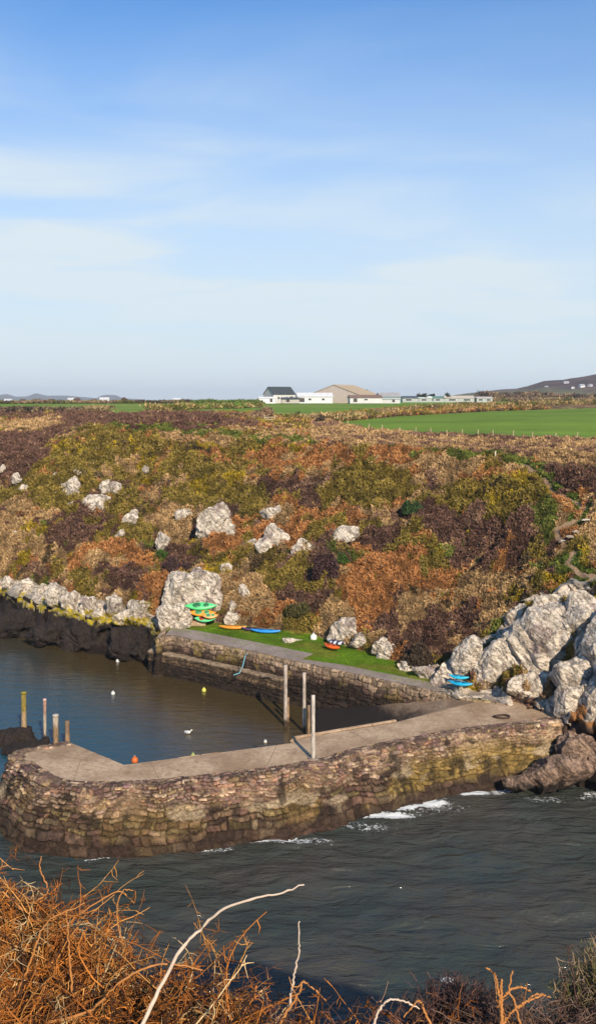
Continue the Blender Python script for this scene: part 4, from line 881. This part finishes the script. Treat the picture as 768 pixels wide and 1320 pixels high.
# ------------------------------------------------------------ far hills
def far_hill(name,prof,D,depth,matl,seed,rough=1.,kind='structure'):
    xs=np.linspace(prof[0][0],prof[-1][0],260); ys=np.interp(xs,[p[0] for p in prof],[p[1] for p in prof])
    nr=40; V=np.zeros((nr,len(xs),3))
    for r in range(nr):
        t_=r/(nr-1); up=math.sin(min(t_*1.0,1)*PI) if t_<=.5 else math.sin(t_*PI)
        dd=D+depth*(t_-.5)*2
        for j,(x,y) in enumerate(zip(xs,ys)):
            top=PD(x,y,D); V[r,j]=(top.x*dd/D,dd,16+(top.z-16)*up**.8)
    V[...,2]+=(fbm(V*np.array([1,1,0])/ (depth*.12),4,seed)-.5)*rough*(V[...,2]>16.5)
    global HILL
    HILL=V if name=='right_hill' else HILL
    o=mesh_np(name,V.reshape(-1,3),grid_faces(nr,len(xs)),matl,smooth=True); return tag(o,kind=kind)
t=NT('moor_hill'); p=t.pos(); z=t.xyz(p)[2]; n=t.noise(.012,5,.6,p); 
v=t.n('ShaderNodeTexVoronoi'); v.inputs['Scale'].default_value=.011; t.l(t.pos((1,.5,1)),v.inputs['Vector'])
cells=t.xyz(v.outputs['Color'])[0]
c=t.mix(t.ramp(cells,.35,.65),(.17,.115,.09),(.12,.125,.06)); c=t.mix(t.ramp(t.math('ADD',z,t.math('MULTIPLY',n,20.)),40.,50.),c,t.mix(t.ramp(t.noise(.05,4,.6,p),.4,.6),(.05,.035,.035),(.12,.075,.06)))
c=t.mix(t.ramp(z,27.,25.),c,(.10,.20,.06)); t.set(c,.95,None,None,.05)
far_hill('right_hill',[(540,515),(575,511),(600,507.5),(640,503),(665,501),(680,497.5),(700,491),(725,490),(745,487),(768,483),(820,474),(900,466),(1100,462),(1400,500)],1500,420,t.m,5,3.)
def flatmat(n_,a,b): 
    t=NT(n_); return t.set(t.mix(t.ramp(t.noise(.004,5,.6,t.pos()),.4,.6),a,b),.95,None,None,.05)
far_hill('blue_hills',[(-600,505),(-200,510),(-60,511),(0,509),(10,508),(20,511.5),(35,511),(47,506.8),(60,510),(87,510),(125,513.5),(131,510),(138,509),(150,509.5),(158,513),(190,516)],6200,900,flatmat('blue_hill',(.06,.07,.05),(.10,.09,.06)),6,5.)
for i,(px,py,s,lab) in enumerate([(729,494,5,'white house highest on the right hill'),(749,498,5,'white house halfway down the right hill'),(760,497,4,'small white house by the right edge of the view'),(704,499,4,'white house on the left shoulder of the right hill'),(738,500,4,'white house lowest of those on the right hill')]):
    q_=HILL[:20].reshape(-1,3); ax_,ay_=proj(q_); kk=int(np.argmin((ax_-px)**2+(ay_-py)**2*4)); D=float(q_[kk,1])-4
    gabled('cottage',px,py+1.5,D,s*1.3,s,s*.45,s*.8,.3*i,(.6,.6,.6),(.3,.3,.32),lab,[(-1.5,-s/2-.02,1.2,.9,.9,'y')],None,'cottage','white houses on the right hill')
# ------------------------------------------------------------ foreground cliff
def lip(x): return np.interp(x,[-30,-6,-2.3,-1.5,-.9,-.35,0,.6,1.2,2,3,30],[13,7.4,5.75,5.2,4.65,4.3,4.15,4.1,4.15,4.3,4.8,12])
def fg_z(x,y):
    L=lip(x); shelf=np.interp(y,[-30,-8,0,2.5,60],[23.3,22.6,22.25,21.05,20.95])
    d=np.maximum(y-L,0); z=shelf-(1.9*np.minimum(d,3)+1.35*np.maximum(d-3,0))-.25*sstep(0,.5,d)
    z=z-np.clip((x-9)*.55,0,9)
    return np.maximum(z,-3)
gx=np.concatenate([np.linspace(-60,-8,60,endpoint=False),np.arange(-8,8,.12),np.linspace(8,60,60)]); gy=np.concatenate([np.linspace(-30,1,30,endpoint=False),np.arange(1,9,.1),np.linspace(9,32,70)])
GX,GY=np.meshgrid(gx,gy); GZ=fg_z(GX,GY); GP=np.stack([GX,GY,GZ],-1)
GP[...,2]+=(fbm(GP*np.array([1.5,1.5,.0]),4,3)-.5)*.35+(fbm(GP*.35,3,4)-.5)*1.6*sstep(6,12,GY)
steep=sstep(3.5,8,GY-lip(GX))[...,None]; n=fbm(GP*2,4,6)[...,None]
gc=np.array((.035,.018,.010))*(.5+n)*(1-steep)+np.array((.10,.08,.06))*(.4+n)*steep
o=mesh_np('near_cliff',GP.reshape(-1,3),grid_faces(len(gy),len(gx)),M['terrain'],gc.reshape(-1,3),smooth=True); tag(o,kind='structure')
# bracken tangle
g=np.random.default_rng(11)
def stems(N,K_,len_,r,pal_,wgt,xr,up,seed,curl=1.,dlo=.9,dhi=0.,hz=.0):
    g=np.random.default_rng(seed); x=xr[0]+(xr[1]-xr[0])*g.random(N); L=lip(x); y=L-dlo+(dlo+dhi)*g.random(N)
    z=fg_z(x,y)+hz*g.random(N)
    a=g.random(N)*2*PI; ln=len_*(.45+.9*g.random(N)); el=up*(.25+.85*g.random(N))
    P=np.zeros((N,K_,3)); P[:,0]=np.stack([x,y,z-.03],-1); d=np.stack([np.cos(a)*np.cos(el),np.sin(a)*np.cos(el),np.sin(el)],-1)
    bend=g.normal(size=(N,3))*.28*curl; bend[:,2]-=.26*curl
    for k_ in range(1,K_):
        P[:,k_]=P[:,k_-1]+d*(ln/K_)[:,None]; d=d+bend+g.normal(size=(N,3))*.14*curl; d/=np.linalg.norm(d,axis=1,keepdims=True)
    gz=fg_z(P[...,0],P[...,1]); P[...,2]=np.maximum(P[...,2],np.minimum(gz,P[:,0,2][:,None]+.05)+.01)
    R=r*(.6+.8*g.random(N))[:,None]*np.linspace(1,.35,K_)[None]
    c=np.array(pal_)[g.choice(len(pal_),N,p=wgt)]*(.65+.7*g.random((N,1)))
    return P,R,c
ORG=[(.42,.15,.028),(.48,.23,.065),(.28,.095,.02),(.075,.032,.014),(.52,.36,.18)]
BRN=[(.12,.055,.035),(.20,.09,.05),(.07,.035,.028),(.32,.18,.10)]
Vs=[];Fs=[];Cs=[];nv=0
def addset(P,R,c,sides=4):
    global nv
    V,Fc,C=tubes(P,R,c,sides); Vs.append(V); Fs.append(Fc+nv); Cs.append(C); nv+=len(V)
def leaflets(P,c,per,size,seed):
    g=np.random.default_rng(seed); N,K_,_=P.shape; n=N*per; i=g.integers(0,N,n); k_=g.integers(1,K_-1,n); f_=g.random((n,1))
    B=P[i,k_]*(1-f_)+P[i,k_+1]*f_; d=g.normal(size=(n,3)); d/=np.linalg.norm(d,axis=1,keepdims=True); d[:,2]-=.2
    Q=np.stack([B,B+d*size*.5,B+d*size+g.normal(size=(n,3))*size*.25],1); r_=np.stack([np.full(n,.0022),np.full(n,.002),np.full(n,.001)],1)*(.7+.8*g.random((n,1)))
    return Q,r_,c[i]*(.7+.6*g.random((n,1)))
W1=[.28,.13,.25,.28,.06]; W2=[.4,.3,.2,.1]
xl=(-3.0,-.25)
P,R,c=stems(1700,11,.62,.0042,ORG,W1,xl,.62,21,.8,1.9,.1,.10); addset(P,R,c); Q,r_,cc=leaflets(P,c,16,.06,1); addset(Q,r_,cc,3)
P,R,c=stems(2300,8,.38,.004,ORG,W1,xl,.8,22,1.3,2.0,.2,.16); addset(P,R,c); Q,r_,cc=leaflets(P,c,14,.05,2); addset(Q,r_,cc,3)
P,R,c=stems(1900,9,.36,.004,ORG,W1,(-.5,.95),.75,23,1.,.9,.05,.04); addset(P,R,c); Q,r_,cc=leaflets(P,c,6,.06,3); addset(Q,r_,cc,3)
P,R,c=stems(2600,8,.40,.0035,BRN,W2,(-.6,3.2),.9,24,1.1,1.0,.15,.04); addset(P,R,c); Q,r_,cc=leaflets(P,c,7,.05,4); addset(Q,r_,cc,3)
P,R,c=stems(900,9,.55,.0045,ORG,W1,(-6,-3.),.9,25,1.,2,.1,.1); addset(P,R,c); P,R,c=stems(900,9,.5,.0045,BRN,W2,(3.,6),.9,26,1.,2,.1,.1); addset(P,R,c)
o=mesh_np('dead_bracken',np.concatenate(Vs),np.concatenate(Fs),M['stems'],np.concatenate(Cs),smooth=True)
tag(o,'tangle of orange brown dead bracken on the near cliff edge','bracken',kind='stuff')
# single stems
def spline(pts,n=30):
    P=[Vector(p) for p in pts]; P=[P[0]*2-P[1]]+P+[P[-1]*2-P[-2]]; out=[]
    for i in range(1,len(P)-2):
        m=max(2,n//(len(P)-3))
        for k_ in range(m):
            t_=k_/m; a,b,c,d=P[i-1:i+3]; out.append(.5*((2*b)+(c-a)*t_+(2*a-5*b+4*c-d)*t_*t_+(3*b-a-3*c+d)*t_**3))
    out.append(P[-2]); return out
def stem_obj(name,px,D,r0,r1,col,lab,cat,parent=None,wob=.004):
    pts=[PD(a,b,D+d) for a,b,d in px]; sp_=spline(pts,36); base=sp_[0].copy()
    bm=bmesh.new(); n=len(sp_); rs=[r0+(r1-r0)*i/(n-1)+(.0012 if i%7==3 else 0) for i in range(n)]
    cyl_path(bm,[p-base+Vector((random.uniform(-wob,wob),0,random.uniform(-wob,wob))) for p in sp_],rs,7)
    o=bm_obj(name,bm,col,None,True); o.location=base
    if lab: tag(o,lab,cat)
    return o
pale=plain('pale_bark',(.58,.45,.34),.7,.3,30); rust=plain('rust_bark',(.45,.19,.055),.7,.3,30)
stem_obj('bare_branch',[(180,1330,-.1),(205,1275,0),(235,1222,.05),(258,1198,.1),(290,1171,.1),(330,1158,.1),(365,1150,.1),(391,1140,.1)],4.0,.0095,.003,pale,'long pale branch arching out over the water','branch')
stem_obj('dead_stalk',[(373,1300,0),(378,1262,0),(385,1225,0),(386,1187,0)],4.2,.006,.0025,pale,'short thin pale stem standing right of the long branch','stem')
stem_obj('dead_stalk',[(4,1150,0),(70,1205,.0),(100,1180,0),(150,1150,0),(172,1163,0)],4.9,.005,.003,rust,'slender orange stalk arching over the left bracken','stalk')
stem_obj('dead_stalk',[(155,1300,0),(160,1230,0),(151,1180,0),(158,1150,0),(172,1147,0)],4.6,.005,.002,rust,'upright hooked stalk at the right of the left bracken','stalk')
stem_obj('dead_stalk',[(60,1320,0),(120,1300,.0),(160,1262,0),(210,1243,0),(262,1250,0)],4.1,.007,.003,rust,'thick low stalk bending right across the bracken','stalk')
stem_obj('dead_stalk',[(95,1290,0),(90,1230,0),(86,1175,0)],4.3,.006,.0025,rust,'straight orange stalk in the middle of the left bracken','stalk')
stem_obj('dead_stalk',[(5,1320,0),(40,1240,0),(60,1190,0),(110,1165,0)],4.3,.006,.0025,rust,'thick orange stalk rising from the lower left corner','stalk')
stem_obj('dead_stalk',[(40,1165,0),(62,1150,0),(52,1120,0),(54,1103,0)],5.1,.005,.002,rust,'tall thin stalk poking above the left bracken','stalk')
root=empty('forked_stalk',PD(648,1330,3.9),label='thick orange forked stalk at the bottom right',cat='stalk')
for px_,r_ in [([(646,1330,0),(646,1295,0),(646,1262,0)],.0085),([(646,1300,0),(641,1275,0),(637,1256,0),(625,1247,0)],.0055),([(672,1330,.02),(664,1295,0),(656,1278,0),(659,1252,0)],.0055),([(656,1278,.0),(646,1288,0),(640,1300,0)],.005),([(657,1275,0),(672,1273,.0),(684,1278,0)],.0055),([(646,1322,0),(662,1302,0),(680,1290,.0),(700,1282,0)],.006),([(668,1300,0),(690,1282,0),(710,1286,.0)],.0045)]:
    keep_par(stem_obj('stem',px_,3.9,r_,r_*.6,rust,None,None),root)
for i,(pts_,lab) in enumerate([([(478,1330,0),(492,1296,0),(512,1288,0),(540,1300,0)],'pale bent stalk at the bottom centre'),([(560,1330,0),(545,1300,0),(538,1290,0),(520,1312,0)],'tan kinked stalk left of the dark bush'),([(360,1320,0),(385,1280,0),(392,1266,0),(420,1290,0)],'orange kinked stalk below the short thin stem')]):
    stem_obj('dead_stalk',pts_,3.85,.006,.003,rust if i!=0 else pale,lab,'stalk')
def twig_bush(name,c,size,n,cols,seed,lab,r=.0025):
    g=np.random.default_rng(seed); root=empty(name,c,label=lab,cat='bush',group=None); K_=7
    P=np.zeros((n,K_,3)); st=g.normal(size=(n,3))*np.array(size)*.10; P[:,0]=st; P[:,0,2]=-.02
    d=g.normal(size=(n,3)); d[:,2]=np.abs(d[:,2])+.6; d/=np.linalg.norm(d,axis=1,keepdims=True)
    for k_ in range(1,K_): P[:,k_]=P[:,k_-1]+d*np.array(size)*.13; d=d+g.normal(size=(n,3))*.22; d/=np.linalg.norm(d,axis=1,keepdims=True)
    c_=np.array(cols)[g.integers(0,len(cols),n)]*(.6+.8*g.random((n,1)))
    V,Fc,C=tubes(P,np.linspace(r*1.6,r*.5,K_)[None]*np.ones((n,1)),c_,4); mesh_np('stems',V,Fc,M['stems'],C,root,True)
    Q,r_,cc=leaflets(P,c_,14,.05*size[2]/.6,seed); r_=r_*.8; V,Fc,C=tubes(Q,r_,cc,3); mesh_np('twigs',V,Fc,M['stems'],C,root,True); return root
twig_bush('heather_bush',PD(590,1350,4.3),(.42,.4,.46),300,[(.08,.045,.04),(.12,.07,.06),(.05,.03,.03)],41,'dark twiggy bush behind the forked stalk')
twig_bush('gorse_bush',PD(780,1330,4.4),(.36,.4,.62),320,[(.16,.14,.05),(.24,.16,.09),(.11,.10,.035),(.30,.22,.16)],42,'greenish twiggy bush at the lower right edge')
twig_bush('heather_bush',PD(700,1358,4.0),(.8,.4,.30),300,[(.12,.07,.05),(.18,.11,.08),(.07,.04,.03)],43,'low brown twiggy bush right of the forked stalk')
# ------------------------------------------------------------ air
bm=bmesh.new(); bmesh.ops.create_cube(bm,size=1,matrix=Matrix.Translation((0,3900,55))@Matrix.Diagonal((16000,11000,130,1)))
hm=bpy.data.materials.new('air'); hm.use_nodes=True; nt=hm.node_tree; nt.nodes.clear(); oo=nt.nodes.new('ShaderNodeOutputMaterial'); vv_=nt.nodes.new('ShaderNodeVolumePrincipled')
vv_.inputs['Color'].default_value=(.80,.88,1,1); vv_.inputs['Density'].default_value=1.3e-4; vv_.inputs['Anisotropy'].default_value=.0; nt.links.new(vv_.outputs[0],oo.inputs[1])
haze=bm_obj('haze',bm,hm); tag(haze,'faint bluish air over the land','haze',kind='stuff')
# ------------------------------------------------------------ light, sky, camera
EL=math.radians(31); AZ=math.radians(19)
sd=Vector((math.sin(AZ)*math.cos(EL),-math.cos(AZ)*math.cos(EL),math.sin(EL)))
sl_=bpy.data.lights.new('sun','SUN'); sl_.energy=4.6; sl_.angle=math.radians(.5); sl_.color=(1,.86,.67)
so=bpy.data.objects.new('sun',sl_); COL.objects.link(so); so.rotation_euler=(-sd).to_track_quat('-Z','Y').to_euler()
W=bpy.data.worlds.new('World'); S.world=W; W.use_nodes=True; nt=W.node_tree; nt.nodes.clear()
def N(ty,**k):
    x=nt.nodes.new(ty)
    for a,v in k.items(): setattr(x,a,v)
    return x
def Lk(a,b): nt.links.new(a,b)
def Mth(op,a,b=0.,c=None):
    x=N('ShaderNodeMath',operation=op)
    for i,v in enumerate((a,b) if c is None else (a,b,c)):
        if isinstance(v,bpy.types.NodeSocket): Lk(v,x.inputs[i])
        else: x.inputs[i].default_value=v
    return x.outputs[0]
def MR(f,a,b,va,vb):
    x=N('ShaderNodeMapRange',interpolation_type='SMOOTHSTEP'); Lk(f,x.inputs[0])
    for i,v in zip((1,2,3,4),(a,b,va,vb)): x.inputs[i].default_value=v
    return x.outputs[0]
sky=N('ShaderNodeTexSky',sky_type='NISHITA',sun_disc=False); sky.sun_elevation=EL; sky.sun_rotation=math.radians(180)-AZ; sky.air_density=1.; sky.dust_density=.6; sky.ozone_density=1.2
tc=N('ShaderNodeTexCoord'); sx=N('ShaderNodeSeparateXYZ'); Lk(tc.outputs['Generated'],sx.inputs[0])
zc=Mth('MAXIMUM',sx.outputs[2],.0)
zd=Mth('ADD',zc,.10); u=Mth('DIVIDE',sx.outputs[0],zd); v=Mth('DIVIDE',sx.outputs[1],zd)
cb=N('ShaderNodeCombineXYZ'); Lk(Mth('MULTIPLY',u,.55),cb.inputs[0]); Lk(Mth('MULTIPLY',v,.9),cb.inputs[1])
n1=N('ShaderNodeTexNoise'); n1.inputs['Scale'].default_value=1.5; n1.inputs['Detail'].default_value=9; n1.inputs['Roughness'].default_value=.52; n1.inputs['Distortion'].default_value=.5; Lk(cb.outputs[0],n1.inputs['Vector'])
cb2=N('ShaderNodeCombineXYZ'); Lk(Mth('MULTIPLY',u,.35),cb2.inputs[0]); Lk(Mth('MULTIPLY',v,.5),cb2.inputs[1]); cb2.inputs[2].default_value=3.7
n2=N('ShaderNodeTexNoise'); n2.inputs['Scale'].default_value=.8; n2.inputs['Detail'].default_value=4; Lk(cb2.outputs[0],n2.inputs['Vector'])
cl=Mth('MULTIPLY',MR(n1.outputs['Fac'],.36,.76,0,1.),MR(n2.outputs['Fac'],.38,.62,.15,1.))
veil=MR(sx.outputs[2],.02,.45,1.,0.)
fac=Mth('MINIMUM',Mth('ADD',Mth('MULTIPLY',cl,.50),Mth('MULTIPLY',veil,.92)),.95)
mx=N('ShaderNodeMix',data_type='RGBA'); Lk(fac,mx.inputs[0])
tint=N('ShaderNodeMix',data_type='RGBA',blend_type='MULTIPLY'); tint.inputs[0].default_value=1.; Lk(sky.outputs[0],tint.inputs[6]); tint.inputs[7].default_value=(.20,.72,1.22,1)
Lk(tint.outputs[2],mx.inputs[6]); mx.inputs[7].default_value=(5.75,6.45,6.8,1)
bg=N('ShaderNodeBackground'); bg.inputs[1].default_value=.1; Lk(mx.outputs[2],bg.inputs[0]); wo=N('ShaderNodeOutputWorld'); Lk(bg.outputs[0],wo.inputs[0])
cam=bpy.data.cameras.new('camera'); co=bpy.data.objects.new('camera',cam); COL.objects.link(co); co.location=(0,0,H); co.rotation_euler=(PI/2-PITCH,0,0)
cam.sensor_fit='VERTICAL'; cam.sensor_height=36; cam.sensor_width=36; cam.lens=36*F/1320; cam.clip_start=.1; cam.clip_end=30000
S.camera=co
vs_=S.view_settings; vs_.view_transform='Standard'; vs_.look='None'; vs_.exposure=.40; vs_.gamma=1
